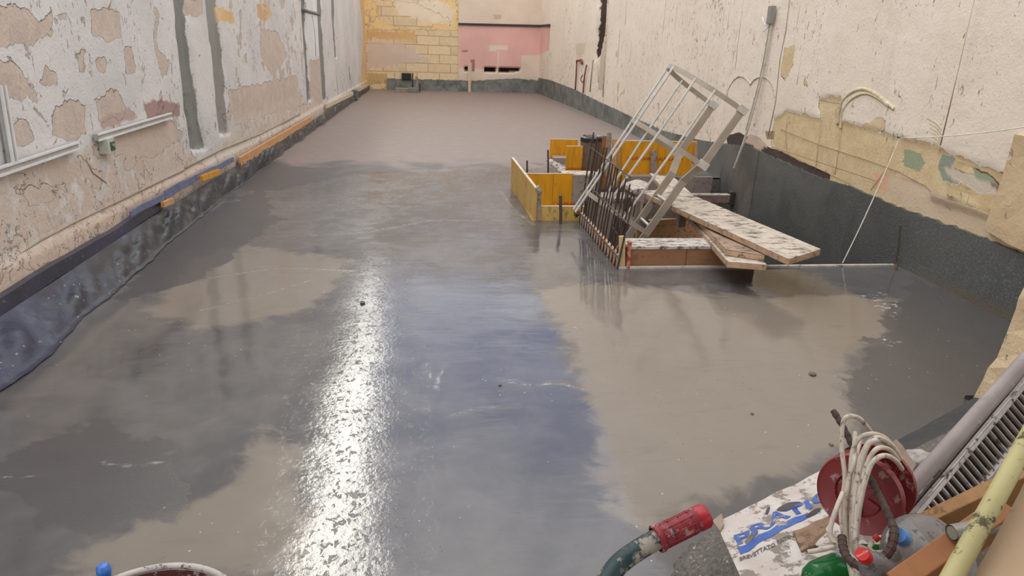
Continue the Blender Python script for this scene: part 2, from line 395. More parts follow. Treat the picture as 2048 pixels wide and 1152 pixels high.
rst = [([(1452, 272), (1478, 264), (1505, 281), (1560, 303), (1600, 324), (1660, 347), (1655, 368), (1560, 335), (1500, 305), (1455, 295)], lin(74, 60, 54), .03), ([(1486, 282), (1500, 268), (1520, 275), (1535, 292), (1520, 300)], lin(214, 190, 170), .02), ([(1530, 262), (1548, 262), (1546, 278), (1534, 280)], lin(168, 140, 104), .04),([(1805, 298), (1835, 305), (1850, 325), (1835, 345), (1805, 330)], gn, .06), ([(1886, 308), (1916, 315), (1905, 340), (1925, 372), (1890, 362), (1880, 335)], lin(150, 158, 140), .06),
 ([(1950, 335), (1985, 350), (2008, 372), (2000, 385), (1960, 362)], gn, .06), ([(1745, 345), (1790, 350), (1785, 390), (1750, 380)], lin(222, 178, 146), .12),
 ([(1800, 355), (1850, 368), (1830, 392), (1800, 385)], lin(196, 160, 144), .12), ([(1990, 365), (2010, 375), (2000, 400), (1985, 385)], lin(150, 118, 100), .08),
 ([(1076, 53), (1101, 49), (1098, 100), (1080, 110)], lin(230, 184, 172), .3), ([(1150, 88), (1172, 85), (1168, 108), (1154, 118)], lin(214, 196, 172), .2),
 ([(1890, 330), (1975, 360), (2010, 395), (1960, 385), (1900, 352)], lin(214, 200, 180), .06), ([(1780, 330), (1800, 360), (1870, 380), (2000, 440), (1990, 480), (1850, 430), (1770, 390)], lin(214, 192, 164), .15),
 ([(1204, -50), (1222, -50), (1214, 60), (1206, 180), (1196, 180), (1204, 60)], lin(205, 190, 170), .1), (slot, lin(70, 52, 44), .12)]
wm_r = wall_mat('peeling_cream_limewash', lin(240, 227, 210), lin(234, 220, 202), lin(226, 206, 164), lin(218, 192, 150), chip=.8, chip_col=lin(160, 148, 130), brick=((math.pi / 2, 0, math.pi / 2), .62, .27, .006, (.8, .72, .6), .5), streak=.3)
def worn_r(P):
    y, z = P.T; return np.clip(.95 - z, 0, 1) * .9 * np.clip((y - 7) / 2, 0, 1) + .25 * fnoise(P, .6, 9) - .4 + np.clip((y - 7) / 2, 0, 1) * .3
wr = make_wall('wall_right', me, uv, wm_r, pr, rpeel, rst, worn_r)
arch1 = [(1453, 198), (1457, 178), (1468, 160), (1480, 153), (1492, 158), (1501, 170)]
arch2 = [(1501, 170), (1508, 160), (1521, 154), (1535, 158), (1545, 172), (1550, 195)]
arch3 = [(1673, 248), (1676, 222), (1686, 200), (1704, 184), (1726, 178), (1750, 188), (1770, 204), (1788, 218)]
dr = lambda x0, y0, x1, y1: (inset([(x0, y0), ((x0 + x1) / 2 - 1, (y0 + y1) / 2), (x1, y1)], RW, 0.004), .005, 0)
add_tubes(wr, [(spline(inset(arch1, RW, .004), 8), .012, 1), (spline(inset(arch2, RW, .004), 8), .012, 1), (spline(inset(arch3, RW, .010), 8), .021, 2),
  (spline(inset([(x + 7, y + 9) for x, y in arch3[:-1]], RW, .004), 8), .014, 2),
  (inset([(1579, 0), (1572, 60), (1560, 120), (1552, 200), (1537, 272)], RW, .005), .012, 0),
  dr(1382, 0, 1362, 150), dr(1446, 0, 1432, 160), dr(1487, 0, 1470, 140), dr(1660, 0, 1632, 130), dr(1452, 0, 1444, 60), dr(1516, 10, 1505, 90), dr(1644, 40, 1630, 110),
  (inset([(1217, 0), (1214, 60), (1211, 120), (1207, 194)], RW, .0), .03, 1), (inset([(1951, 0), (1918, 146), (1883, 290)], RW, .01), .022, 3),
  (inset([(1157, 122), (1156, 150), (1154, 180)], RW, -.05), .022, 4), (inset([(1157, 122), (1166, 120), (1168, 128)], RW, -.05), .03, 4),
  (inset([(1177, 130), (1173, 150), (1171, 170), (1170, 186)], RW, -.05), .02, 4), (spline(inset([(1170, 150), (1166, 158), (1169, 165), (1174, 158)], RW, -.06), 4), .014, 4),
  (inset([(1187, 120), (1184, 150), (1181, 184)], RW, -.01), .022, 0), (inset([(1196, 130), (1197, 165)], RW, 0), .012, 0),
  ] + [(inset([(x0, y0), (x0 - (y1 - y0) * (x0 - 900) / 4200, y1)], RW, .002), .0032, 0) for x0, y0, y1 in
     [(1332, 0, 90), (1341, 20, 120), (1356, 0, 60), (1371, 40, 150), (1398, 0, 130), (1412, 10, 80), (1425, 0, 150), (1436, 30, 90), (1462, 0, 60), (1474, 60, 150), (1600, 10, 100), (1612, 60, 170), (1626, 0, 90), (1650, 20, 80), (1290, 0, 70), (1268, 30, 120), (1305, 60, 160), (1254, 0, 50), (1240, 60, 140)]]
  + [(inset([(1856 + k * 2, 238 + k * 9), (1870 + k * 2, 246 + k * 9), (1884 - k, 262 + k * 8)], RW, .003), .004, 5) for k in range(6)]
  + [(inset(q, RW, .007), .003, 5) for q in ([(1560, 300), (1620, 330), (1700, 368)], [(1640, 245), (1634, 300), (1630, 340)], [(1682, 243), (1676, 300), (1668, 350)], [(1785, 290), (1770, 340), (1740, 380)], [(1560, 258), (1640, 290), (1740, 322), (1800, 345)], [(1800, 345), (1850, 372), (1900, 420)], [(1880, 350), (1930, 385), (2000, 420)], [(1575, 232), (1570, 262), (1572, 300)])],
  [crack, simple('cream_relief_plaster', lin(226, 212, 190), .85, scale=30, dirt=lin(150, 138, 120), dirt_amt=.5, dirt_scale=40), simple('ochre_arch_moulding', lin(216, 200, 164), .85, scale=25, dirt=lin(232, 220, 198), dirt_amt=.3), simple('brown_corner_line', lin(186, 162, 134), .85), redpipe, simple('scored_stone_line', lin(196, 172, 132), .9)])

# ------------------------------------------------------------------ back wall
A = np.arange(-2.2, 4.3, .05); B = np.concatenate([np.arange(-.2, 3.4, .05), np.linspace(3.5, 7.1, 8)])
pb = lambda px, py: (BW(px, py)[0], BW(px, py)[2])
holes = [[(970, 135), (991, 135), (991, 143), (970, 143)], [(999, 136), (1038, 136), (1038, 143), (999, 144)], [(930, 134), (937, 134), (937, 141), (930, 141)]]
def bpos(uv):
    dep = np.zeros(len(uv))
    for h_ in holes: dep = np.maximum(dep, (sdist(uv, [pb(*q) for q in h_]) > -.01) * .35)
    rel = np.clip((1.04 - uv[:, 0]) / .05, 0, 1) * -.06
    return np.stack([uv[:, 0], BY + dep + rel + .01 * fnoise(uv, 3, 2), uv[:, 1]], 1)
me, uv = grid_mesh('wall_back', A, B, bpos)
cr = lin(228, 210, 190)
bst = [([(690, -400), (1200, -400), (1200, -22), (690, -22)], lin(206, 196, 186), .5), ([(917, -60), (1110, -60), (1110, 160), (917, 160)], cr, .08), ([(917, 50), (1082, 53), (1082, 110), (1042, 110), (1042, 137), (917, 137)], lin(230, 182, 172), .04),
 ([(979, 90), (1014, 90), (1014, 101), (979, 101)], cr, .04), ([(994, 103), (998, 103), (998, 138), (994, 138)], cr, .04), ([(1004, 108), (1013, 108), (1013, 117), (1004, 117)], lin(228, 190, 176), .05),
 ([(984, 28), (1002, 28), (1004, 38), (990, 40)], lin(204, 186, 156), .1), ([(733, 62), (830, 62), (832, 82), (733, 76)], lin(220, 178, 122), .5),
 ([(733, 84), (800, 82), (860, 120), (733, 138)], lin(216, 196, 178), .7), ([(770, -40), (830, -30), (910, 20), (900, 50), (800, 30)], lin(238, 222, 196), .4), ([(735, 146), (775, 148), (775, 165), (735, 170)], lin(206, 176, 122), .15),
 ([(920, 102), (936, 102), (936, 104), (920, 104)], lin(150, 110, 100), .03)] + [(h_, lin(40, 34, 32), .02) for h_ in holes] + [([(942, 120), (948, 118), (950, 140), (944, 145)], lin(150, 120, 112), .1)]  # shade inside the wall openings painted near-black
wm_b = wall_mat('yellow_stone_courses', lin(240, 208, 150), lin(234, 200, 142), lin(236, 214, 178), lin(228, 206, 168), chip=.4, chip_col=lin(196, 170, 134), brick=((math.pi / 2, 0, 0), .78, .30, .016, (.86, .74, .58), .75))
def worn_b(P): return np.where(P[:, 0] < 1.05, 1.3 - P[:, 1] * .2, -1)
wb = make_wall('wall_back', me, uv, wm_b, pb, [[(735, 60), (917, 60), (917, 160), (735, 160)], [(755, 0), (830, 5), (900, 40), (830, 60), (760, 45)]], bst, worn_b)
# dark dado line round the pink wall
d1 = [BW(917, 48), BW(1082, 52)]
t_ = MB(); t_.beam(d1[0] - [0, .03, 0], d1[1] - [0, .03, 0], .05, .07).beam(d1[1] - [0, .03, 0], np.array([rwx(23.9) - .03, 23.9, d1[1][2]]), .05, .07)
tag(t_.build('trim_1', simple('dark_dado_line', lin(62, 58, 66), .7)), kind='structure')

# ------------------------------------------------------------------ fresh concrete floor
PX0, PX1, PY0, PY1 = 1.56, 4.4, 5.32, 9.42          # pit
QX0, QX1, QY0, QY1 = 1.05, 1.56, 6.92, 8.45         # small side pit
A = np.unique(np.concatenate([np.arange(-2.6, 4.5, .022), [PX0, QX0]])); B = np.unique(np.concatenate([grow(.2, 2.0, .1, .03), grow(2.0, 9.5, .018, .05), grow(9.5, BY + .1, .05, .2), [PY0, PY1, QY0, QY1]]))
def keep(c):
    x, y = c.T; return ~((x > PX0) & (x < PX1) & (y > PY0) & (y < PY1)) & ~((x > QX0) & (x < QX1) & (y > QY0) & (y < QY1))
me, uv = grid_mesh('floor', A, B, lambda uv: np.stack([uv[:, 0], uv[:, 1], .004 * fnoise(uv, .9, 1) + .0012 * fnoise(uv, 5, 4) - .003], 1), keep)
pf = lambda px, py: tuple(ZP(px, py)[:2])
def fld(polys, soft):
    a = np.full(len(uv), -1.)
    for p in polys: a = np.maximum(a, np.clip(sdist(uv, [pf(*q) for q in p]) / soft, -1, 1))
    return a
matte = fld([[(1690, 760), (1730, 690), (1790, 610), (1830, 560), (2100, 640), (2100, 900), (1850, 1000), (1760, 880), (1700, 820)], [(60, 880), (200, 840), (330, 880), (410, 960), (350, 1040), (180, 1062), (90, 1040), (-40, 960)],
   [(480, 320), (1000, 300), (1060, 330), (720, 345), (560, 380), (460, 380)], [(330, 460), (520, 380), (560, 440), (400, 560), (240, 600)]], .18)
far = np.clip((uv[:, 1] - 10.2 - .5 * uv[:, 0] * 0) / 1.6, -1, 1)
reflect_tint = fld([[(1080, 580), (1190, 560), (1400, 590), (1700, 590), (1790, 600), (1775, 690), (1700, 700), (1685, 780), (1740, 860), (1640, 920), (1480, 980), (1300, 1050), (1210, 1010), (1190, 850), (1150, 720)],
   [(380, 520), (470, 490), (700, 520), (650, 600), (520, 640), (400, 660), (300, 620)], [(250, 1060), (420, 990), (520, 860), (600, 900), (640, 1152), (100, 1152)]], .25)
ridge = np.zeros(len(uv))
for ln, w_ in [([(855, 728), (862, 752), (872, 778)], .012), ([(890, 732), (878, 752), (876, 780)], .014), ([(1000, 760), (1060, 770), (1120, 765), (1170, 778)], .016), ([(620, 470), (740, 462), (860, 440), (960, 440)], .02),
    ([(420, 555), (560, 535), (700, 540)], .02), ([(400, 620), (520, 590), (620, 560)], .012), ([(1130, 655), (1150, 652), (1160, 660)], .01), ([(200, 925), (260, 930), (320, 925)], .02), ([(900, 830), (960, 815), (1040, 808)], .01),
    ([(1000, 380), (1030, 420), (1068, 450)], .03), ([(0, 950), (40, 955), (90, 948)], .012)]:
    ridge = np.maximum(ridge, np.clip(1 - ldist(uv, [pf(*q) for q in ln]) / (w_ * 2.6), 0, 1))
foam = fld([[(1720, 590), (1765, 585), (1800, 610), (1790, 640), (1765, 620), (1740, 605)], [(1760, 670), (1800, 680), (1790, 692), (1765, 685)]], .05)
wob = fld([[(600, 1160), (640, 900), (620, 690), (690, 500), (790, 500), (800, 700), (790, 1000), (770, 1160)]], .3)
set_attr(me, 'matte', matte); set_attr(me, 'reflect_tint', reflect_tint); set_attr(me, 'ridge', ridge); set_attr(me, 'foam', foam); set_attr(me, 'wob', wob); set_attr(me, 'far', far)
mt, nt, bs = new_mat('wet_fresh_concrete'); co = nt.coord()
n1 = nt.noise(co, .8, 5, .6, .5); n2 = nt.noise(co, 5, 6, .6, .6); n3 = nt.noise(co, 45, 4, .6); drag = nt.noise(co, 1, 5, .6, .6, stretch=(2.5, 12, 1))
base = nt.mix(nt.step(nt.math('ADD', n1, nt.math('MULTIPLY', n2, .4)), .5, .9), lin(80, 78, 79), lin(106, 103, 101))
sl = nt.step(nt.math('ADD', nt.attr('reflect_tint'), nt.math('MULTIPLY', nt.math('SUBTRACT', n2, .5), 1.6)), -.25, .25)  # beige of the right wall's reflection, tinted into the slab colour
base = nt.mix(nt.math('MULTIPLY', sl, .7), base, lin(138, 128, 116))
ma = nt.step(nt.math('ADD', nt.attr('matte'), nt.math('MULTIPLY', nt.math('SUBTRACT', nt.noise(co, 3.5, 9, .65, .8), .5), 2.6)), -.1, .1)
base = nt.mix(nt.math('MULTIPLY', ma, .8), base, lin(76, 73, 72))
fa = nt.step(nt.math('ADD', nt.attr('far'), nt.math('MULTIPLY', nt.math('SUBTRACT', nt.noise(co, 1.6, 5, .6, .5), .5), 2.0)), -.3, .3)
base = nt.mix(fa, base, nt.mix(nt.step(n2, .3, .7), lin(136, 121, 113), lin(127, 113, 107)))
base = nt.mix(nt.math('MULTIPLY', nt.step(drag, .55, .75), .18), base, lin(80, 78, 76))
# specks of foam and grit
sp = nt.step(nt.voro(co, 17), .085, .06); spk = nt.math('MULTIPLY', sp, nt.step(nt.noise(co, 1.7, 3), .52, .6))
fo = nt.math('MULTIPLY', nt.step(nt.attr('foam'), -.6, .5), nt.step(nt.noise(co, 16, 6, .7, stretch=(1, 1.6, 1)), .55, .62))
base = nt.mix(nt.math('MAXIMUM', nt.math('MULTIPLY', spk, .6), nt.math('MAXIMUM', fo, nt.math('MULTIPLY', nt.step(nt.math('MULTIPLY', nt.attr('ridge'), nt.noise(co, 22, 5, .7)), .34, .58), .38))), base, lin(206, 204, 200))
gs = nt.math('MULTIPLY', nt.step(nt.voro(co, 26), .09, .05), nt.step(nt.noise(co, 2.3, 3), .5, .58)); base = nt.mix(gs, base, lin(64, 62, 60))
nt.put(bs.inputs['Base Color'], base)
rough = nt.fmix(ma, nt.fmix(nt.step(n2, .35, .7), .05, .13), .38)
wb_ = nt.step(nt.attr('wob'), -.7, .3)
isl = nt.math('MULTIPLY', nt.step(nt.noise(co, 34, 5, .65, .6, stretch=(1, .7, 1)), .57, .61), wb_)
rough = nt.fmix(isl, rough, .4)
yv_ = nt.node('ShaderNodeSeparateXYZ'); nt.put(yv_.inputs[0], co)
mi = nt.step(nt.math('ADD', yv_.outputs[1], nt.math('MULTIPLY', nt.math('SUBTRACT', nt.noise(co, 1.3, 6, .6, .6), .5), 3.4)), 5.3, 7.0)
rough = nt.fmix(nt.math('MULTIPLY', mi, nt.math('SUBTRACT', 1.0, ma)), rough, nt.fmix(nt.step(n2, .4, .6), .17, .3)); rough = nt.fmix(fa, rough, .5); nt.put(bs.inputs['Roughness'], rough)
bs.inputs['IOR'].default_value = 1.62
hb = nt.math('ADD', nt.math('MULTIPLY', n3, nt.fmix(wb_, .1, .75)), nt.math('MULTIPLY', nt.noise(co, 14, 3, .5), .5))
hb = nt.math('ADD', hb, nt.math('MULTIPLY', nt.attr('ridge'), nt.math('MULTIPLY', nt.noise(co, 22, 5, .7), 2.4))); hb = nt.math('ADD', hb, nt.math('MULTIPLY', isl, 1.2)); hb = nt.math('ADD', hb, nt.math('MULTIPLY', ma, nt.math('MULTIPLY', nt.math('SUBTRACT', nt.noise(co, 90, 4, .7), .5), 1.2)))
hb = nt.math('ADD', hb, nt.math('MULTIPLY', drag, nt.fmix(mi, .8, 2.6))); hb = nt.math('ADD', hb, nt.math('ADD', nt.math('MULTIPLY', spk, .8), nt.math('MULTIPLY', gs, .8)))
nt.put(bs.inputs['Normal'], nt.bump(hb, .5, .0022))
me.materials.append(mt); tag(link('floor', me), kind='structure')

# ------------------------------------------------------------------ ground where the photographer stands
gravel_dark = simple('dark_mortar_grit', lin(70, 66, 62), .8, col2=lin(112, 106, 98), scale=60, dirt=lin(170, 164, 154), dirt_amt=.2, dirt_scale=50, bumpd=.008)
edge_px = [(1345, 1160), (1378, 1100), (1432, 1064), (1500, 1030), (1650, 962), (1795, 893), (1952, 806)]
E_ = [pf(*p) for p in edge_px]
gpoly = [(E_[0][0] - .25, -2.0)] + [(E_[0][0] - .1, 1.2)] + E_ + [(2.95, 2.95), (6, 3.0), (6, -2.0)]
A = np.unique(np.concatenate([np.arange(.2, 3.4, .03), np.linspace(3.4, 6, 12)])); B = np.unique(np.concatenate([np.linspace(-2, 1.2, 16), np.arange(1.2, 3.05, .03)]))
def gh(P):
    d = sdist(P, gpoly); h_ = np.clip((d + .02) / .38, 0, 1); h_ = h_ * h_ * (3 - 2 * h_) * .29
    return h_ + np.where(d > -.02, np.clip((2.1 - P[:, 0]) / .3, .4, 1) * (.02 * fnoise(P, 9, 3) + .016 * fnoise(P, 28, 1)) + .012, -.06)
me, uv = grid_mesh('ground', A, B, lambda uv: np.stack([uv[:, 0], uv[:, 1], gh(uv)], 1), lambda c: sdist(c, gpoly) > -.03)
me.materials.append(gravel_dark); tag(link('ground', me), kind='structure')
def gz(x, y): return float(gh(np.array([[x, y]]))[0])
rb_m = simple('shade_block_render', lin(190, 180, 166), .85)
tag(MB().box((-2.6, -4.2, -.3), (6, -4.0, 6.4)).build('shade_wall', rb_m), kind='structure')  # unseen wall added behind the camera to cut light from behind
tag(MB().box((-2.6, -4.0, 3.3), (6, .4, 3.5)).build('shade_ceiling', rb_m), kind='structure')  # unseen slab added overhead to darken the foreground
# dark coated kerb sheet along the near edge of the slab
bit = simple('bitumen_coating', lin(60, 60, 60), .75, col2=lin(46, 46, 48), scale=3, dirt=lin(112, 112, 108), dirt_amt=.05, dirt_scale=45, bumpd=.004)
kp = [pf(1730, 930), pf(1790, 899), pf(1860, 858), pf(1952, 806), (2.86, 3.02)]
kb = MB(); vs = []; fs = []
for i, (x, y) in enumerate(kp):
    for k, (o_, z_) in enumerate([(0.0, -.01), (.0, .055), (.06, .075), (.22, .19), (.42, .32), (.6, .3)]):
        vs.append((x + o_ * .45, y - o_ * .9, min(z_ + .01, max(.02, gz(x + o_ * .45, y - o_ * .9) + .03))))
for i in range(4):
    for k in range(5): fs.append((i * 6 + k, i * 6 + k + 1, (i + 1) * 6 + k + 1, (i + 1) * 6 + k))
kb.add(vs, fs); ko = kb.build('trim_2', bit, sub=3, disp=lambda c: (0, 0, .008 * mn.noise(c * 9))); tag(ko, kind='structure')

# broken end of the near side wall and the pier higher up
wm_p = wall_mat('buff_stone_render', lin(214, 190, 154), lin(204, 178, 142), lin(222, 206, 178), lin(198, 172, 136), chip=.3, streak=0)
def rough_block(name, base, mat, cuts=9, amp=.02):
    b = MB(); b.hexa(base); o = b.build(name, mat, sub=cuts, disp=lambda c: mn.noise_vector(c * 5) * amp + mn.noise_vector(c * 17) * amp * .3)
    me = o.data
    for nm in ('peel', 'stain_a', 'worn'): set_attr(me, nm, np.full(len(me.vertices), -1.0 if nm != 'worn' else .3))
    set_col(me, 'stain', np.full((len(me.vertices), 3), .5)); tag(o, kind='structure'); return o
q0, q1, q2 = YP(1952, 812, 2.94), YP(2012, 695, 2.94), YP(2062, 585, 2.94)
rough_block('wall_near_right', [(2.84, 1.2, -.05), (4.6, 1.2, -.05), (4.6, 2.98, -.05), (2.85, 2.94, -.05), (3.02, 1.2, 1.0), (4.6, 1.2, 3.2), (4.6, 2.98, 3.2), (3.0, 2.94, .95)], wm_p, 14, .03)
xp = rwx(4.3)
rough_block('wall_pier', [(xp - .06, 3.9, RW(2045, 505)[2]), (xp + .2, 3.9, .44), (xp + .2, 4.5, .46), (xp - .04, 4.48, RW(1985, 462)[2]), (xp - .06, 3.9, 1.24), (xp + .2, 3.9, 1.24), (xp + .2, 4.42, 1.24), (xp - .05, 4.42, 1.24)], wm_p, 9, .012)

# ------------------------------------------------------------------ membranes on the right and back walls
def ragged(n, amp, seed): return [amp * mn.noise(Vector((i * .9, seed, 0))) + amp * .5 * mn.noise(Vector((i * 2.7, seed, 3))) for i in range(n)]
mt_bit, nt, bs = new_mat('torched_bitumen'); co = nt.coord()
nb = nt.noise(co, 1.4, 6, .6, .5); nf = nt.noise(co, 55, 5, .7); yy = nt.node('ShaderNodeSeparateXYZ'); nt.put(yy.inputs[0], co)
c = nt.mix(nt.step(nb, .4, .65), lin(82, 86, 84), lin(104, 106, 102))
c = nt.mix(nt.math('MULTIPLY', nt.step(nf, .5, .64), nt.step(yy.outputs[1], 7.5, 5)), c, lin(134, 134, 128))
c = nt.mix(nt.math('MULTIPLY', nt.step(nt.noise(co, 26, 7, .7), .6, .66), .6), c, lin(140, 140, 134))
c = nt.mix(nt.math('MULTIPLY', nt.step(yy.outputs[1], 8.6, 5.5), .45), c, lin(60, 63, 62))
c = nt.mix(nt.math('MULTIPLY', nt.math('MULTIPLY', nt.step(nt.noise(co, 3.2, 7, .7), .35, .65), nt.step(yy.outputs[1], 9.5, 12)), .75), c, lin(138, 140, 134))
c = nt.mix(nt.math('MULTIPLY', nt.step(nt.math('ADD', yy.outputs[2], nt.math('MULTIPLY', nb, .2)), .24, .1), nt.math('MULTIPLY', nt.step(yy.outputs[1], 5.2, 4.9), .8)), c, lin(104, 92, 78))
br_ = nt.math('MULTIPLY', nt.step(yy.outputs[1], 8.3, 8.5), nt.step(yy.outputs[1], 9.6, 9.0)); c = nt.mix(nt.math('MULTIPLY', br_, nt.math('MULTIPLY', nt.step(nb, .3, .6), .6)), c, lin(124, 112, 106))
nt.put(bs.inputs['Base Color'], c); bs.inputs['Roughness'].default_value = .5; nt.put(bs.inputs['Normal'], nt.bump(nt.math('ADD', nb, nt.math('MULTIPLY', nf, .6)), 1.0, .012))
top_px = [(1075, 155), (1100, 160), (1150, 179), (1200, 204), (1260, 232), (1330, 262), (1400, 280), (1450, 288), (1500, 292), (1560, 320), (1640, 355), (1700, 372), (1800, 415), (1900, 450), (2010, 492), (2048, 507)]
tp = [RW(*p) for p in top_px]; ys = np.array([p[1] for p in tp])[::-1]; zs = np.array([p[2] for p in tp])[::-1]
def mem_panel(name, ya, yb, zlow, off, lab, seed):
    Ys = np.concatenate([np.linspace(ya, yb, max(6, int((yb - ya) / .04)))]); vs = []; fs = []; NR = 14
    for i, y in enumerate(Ys):
        zt = np.interp(y, ys, zs) + .014 * mn.noise(Vector((y * 9, seed, 0))) + .02 * mn.noise(Vector((y * 27, seed, 1)))
        for k in range(NR):
            t = k / (NR - 1); z = zlow + (zt - zlow) * t; vs.append((rwx(y) - off - .012 * (1 - t) + .006 * mn.noise(Vector((y * 3, z * 3, seed))), y, z))
    n = len(Ys)
    b0 = len(vs); vs += [(x + off + .02, y, z) for (x, y, z) in vs]
    for i in range(n - 1):
        for k in range(NR - 1):
            a = i * NR + k; fs.append((a, a + NR, a + NR + 1, a + 1))
        a = i * NR + NR - 1; fs.append((a, a + NR, b0 + a + NR, b0 + a))
    for k in range(NR - 1):
        fs.append((k, k + 1, b0 + k + 1, b0 + k)); a = (n - 1) * NR + k; fs.append((a, b0 + a, b0 + a + 1, a + 1))
    return tag(MB().add(vs, fs, True).build(name, mt_bit), lab, 'membrane', 'dark membrane strips up the right wall')
mem_panel('waterproofing_membrane', 2.95, PY0, -.02, .018, 'dark grey coated membrane on the near right wall in front of the pit', 1)
mem_panel('waterproofing_membrane', PY0, 8.35, -2.3, .014, 'tall black membrane sheet lining the right wall behind the planks', 2)
mem_panel('waterproofing_membrane', 8.35, PY1, -2.3, .02, 'brown stained dark membrane sheet behind the timber strut', 3)
mem_panel('waterproofing_membrane', PY1, 14.6, -.02, .015, 'grey membrane strip behind the caged ladder on the right wall', 4)
mem_panel('waterproofing_membrane', 14.6, BY - .05, -.02, .02, 'pale grey membrane strip on the farthest right wall near pink paint', 5)
def back_mem(xa, xb, ztop, lab, seed):
    b = MB(); vs = []; fs = []; Xs = np.linspace(xa, xb, int((xb - xa) / .06)); n = len(Xs)
    for x in Xs:
        zt = ztop(x) + .03 * mn.noise(Vector((x * 7, seed, 0))) + .02 * mn.noise(Vector((x * 23, seed, 5)))
        vs += [(x, BY - .14, -.02), (x, BY - .12 + .01 * mn.noise(Vector((x * 3, seed, 2))), zt * .5), (x, BY - .11, zt), (x, BY - .02, zt)]
    for i in range(n - 1):
        for k in range(3): fs.append((i * 4 + k, (i + 1) * 4 + k, (i + 1) * 4 + k + 1, i * 4 + k + 1))
    for e in (0, (n - 1) * 4): fs.append((e, e + 1, e + 2, e + 3))
    tag(b.add(vs, fs).build('waterproofing_membrane', mt_bit), lab, 'membrane', 'dark membrane strips along the back wall')
xs_b = [BW(774, 156)[0], BW(936, 158)[0], BW(943, 158)[0], BW(1075, 155)[0]]
back_mem(xs_b[0], xs_b[1], lambda x: .37, 'dark membrane strip under the yellow stone wall, left of the post', 1)
back_mem(xs_b[2], xs_b[3] + .05, lambda x: np.interp(x, [1.5, 3.0, 4], [.36, .48, .42]), 'dark membrane strip under the pink wall, right of the post', 2)

# ------------------------------------------------------------------ left side: battens and plastic sheet
wood_y = simple('new_batten_wood', lin(216, 164, 112), .6, col2=lin(200, 148, 98), grain=(3, (1, 1.2, 30)), dirt=lin(150, 120, 96), dirt_amt=.1, dirt_scale=30)
wood_p = simple('pale_batten_wood', lin(222, 204, 178), .65, col2=lin(206, 186, 160), grain=(3, (1, 1.2, 30)))
woodg = simple('grey_dusty_wood', lin(168, 152, 138), .75, col2=lin(140, 124, 112), grain=(4, (1, 1, 20)), dirt=lin(104, 94, 86), dirt_amt=.3)
yel = simple('yellow_form_ply', lin(226, 160, 30), .42, col2=lin(214, 146, 22), scale=3, grain=(3, (6, 6, 1)), dirt=lin(176, 140, 72), dirt_amt=.05, dirt_scale=18)
yel_d = simple('dusty_yellow_form_ply', lin(214, 178, 104), .55, col2=lin(206, 160, 70), scale=4, dirt=lin(140, 126, 100), dirt_amt=.3, dirt_scale=7, smear=(1, 1, .6))
def lwz(y, z, off): return np.array([lwx(y) + .035 + off, y, z])
topL = [(0, 605), (140, 508), (270, 425), (330, 392), (400, 352), (475, 312)]
def lpt(px, py, off=.05):
    d = ray(px, py); t = -2.45 / d[0]
    for _ in range(12): t = (lwx(t * d[1]) + .035 + off) / d[0]
    return C0 + d * t
# plastic sheet: draped from the battens down onto the slab edge
top_y = [.5, 4, 6, 7.5, 9.3, 12, 15, 18, 22, BY - .2]; top_z = [.2, .19, .22, .22, .21, .19, .17, .17, .17, .15]
def sheet_edge(y): return np.interp(y, [0, 3.35, 4.6, 6, 9.2, 14.6, 25.5], [-2.13, -2.14, -2.19, -2.25, -2.29, -2.17, -2.02])
Ys = grow(.6, BY - .15, .03, .1); NT_ = 16; vs = []; fs = []
for y in Ys:
    zt = np.interp(y, top_y, top_z); x0 = lwx(y) + .085; x1 = sheet_edge(y) + .05 * mn.noise(Vector((y * 1.7, 0, 4))) + .02 * mn.noise(Vector((y * 9, 0, 4)))
    for k in range(NT_):
        t = k / (NT_ - 1); x = x0 + (x1 - x0) * t; z = zt * (1 - t) ** 1.5 + .004
        s_ = math.sin(math.pi * min(1, t * 1.15)); fold = abs(mn.noise(Vector((y * 4.2 + t * 1.5, t * .6, 2)))) * .12 + mn.noise(Vector((y * 13 - t * 5, t * 1.5, 7))) * .02
        vs.append((x + fold * .4 * s_, y, z + fold * s_ * (1 if y < 16 else .6)))
n = len(Ys)
for i in range(n - 1):
    for k in range(NT_ - 1): a = i * NT_ + k; fs.append((a, a + NT_, a + NT_ + 1, a + 1))
mt_sh, nt, bs = new_mat('blue_black_plastic_sheet'); co = nt.coord(); ys_ = nt.node('ShaderNodeSeparateXYZ'); nt.put(ys_.inputs[0], co)
c = nt.mix(nt.step(nt.math('ADD', ys_.outputs[1], nt.math('MULTIPLY', nt.noise(co, 2.5, 3), 2.2)), 4.6, 6.4), lin(48, 50, 72), lin(58, 59, 61))
c = nt.mix(nt.math('MULTIPLY', nt.step(nt.noise(co, 7, 7, .68), .5, .68), nt.fmix(nt.step(ys_.outputs[1], 5, 9), .25, .6)), c, lin(116, 116, 116))
c = nt.mix(nt.math('MULTIPLY', nt.step(nt.voro(co, 22), .2, .12), nt.step(nt.noise(co, 4, 3), .5, .6)), c, lin(142, 142, 146))
nt.put(bs.inputs['Base Color'], c); nt.put(bs.inputs['Roughness'], nt.fmix(nt.noise(co, 6, 4), .22, .5)); nt.put(bs.inputs['Normal'], nt.bump(nt.noise(co, 24, 6, .65, stretch=(.5, 1, 1)), .7, .008))
tag(MB().add(vs, fs, True).build('plastic_sheet', mt_sh), 'long creased blue black plastic sheet lapping down onto the concrete along the left wall', 'plastic sheet')
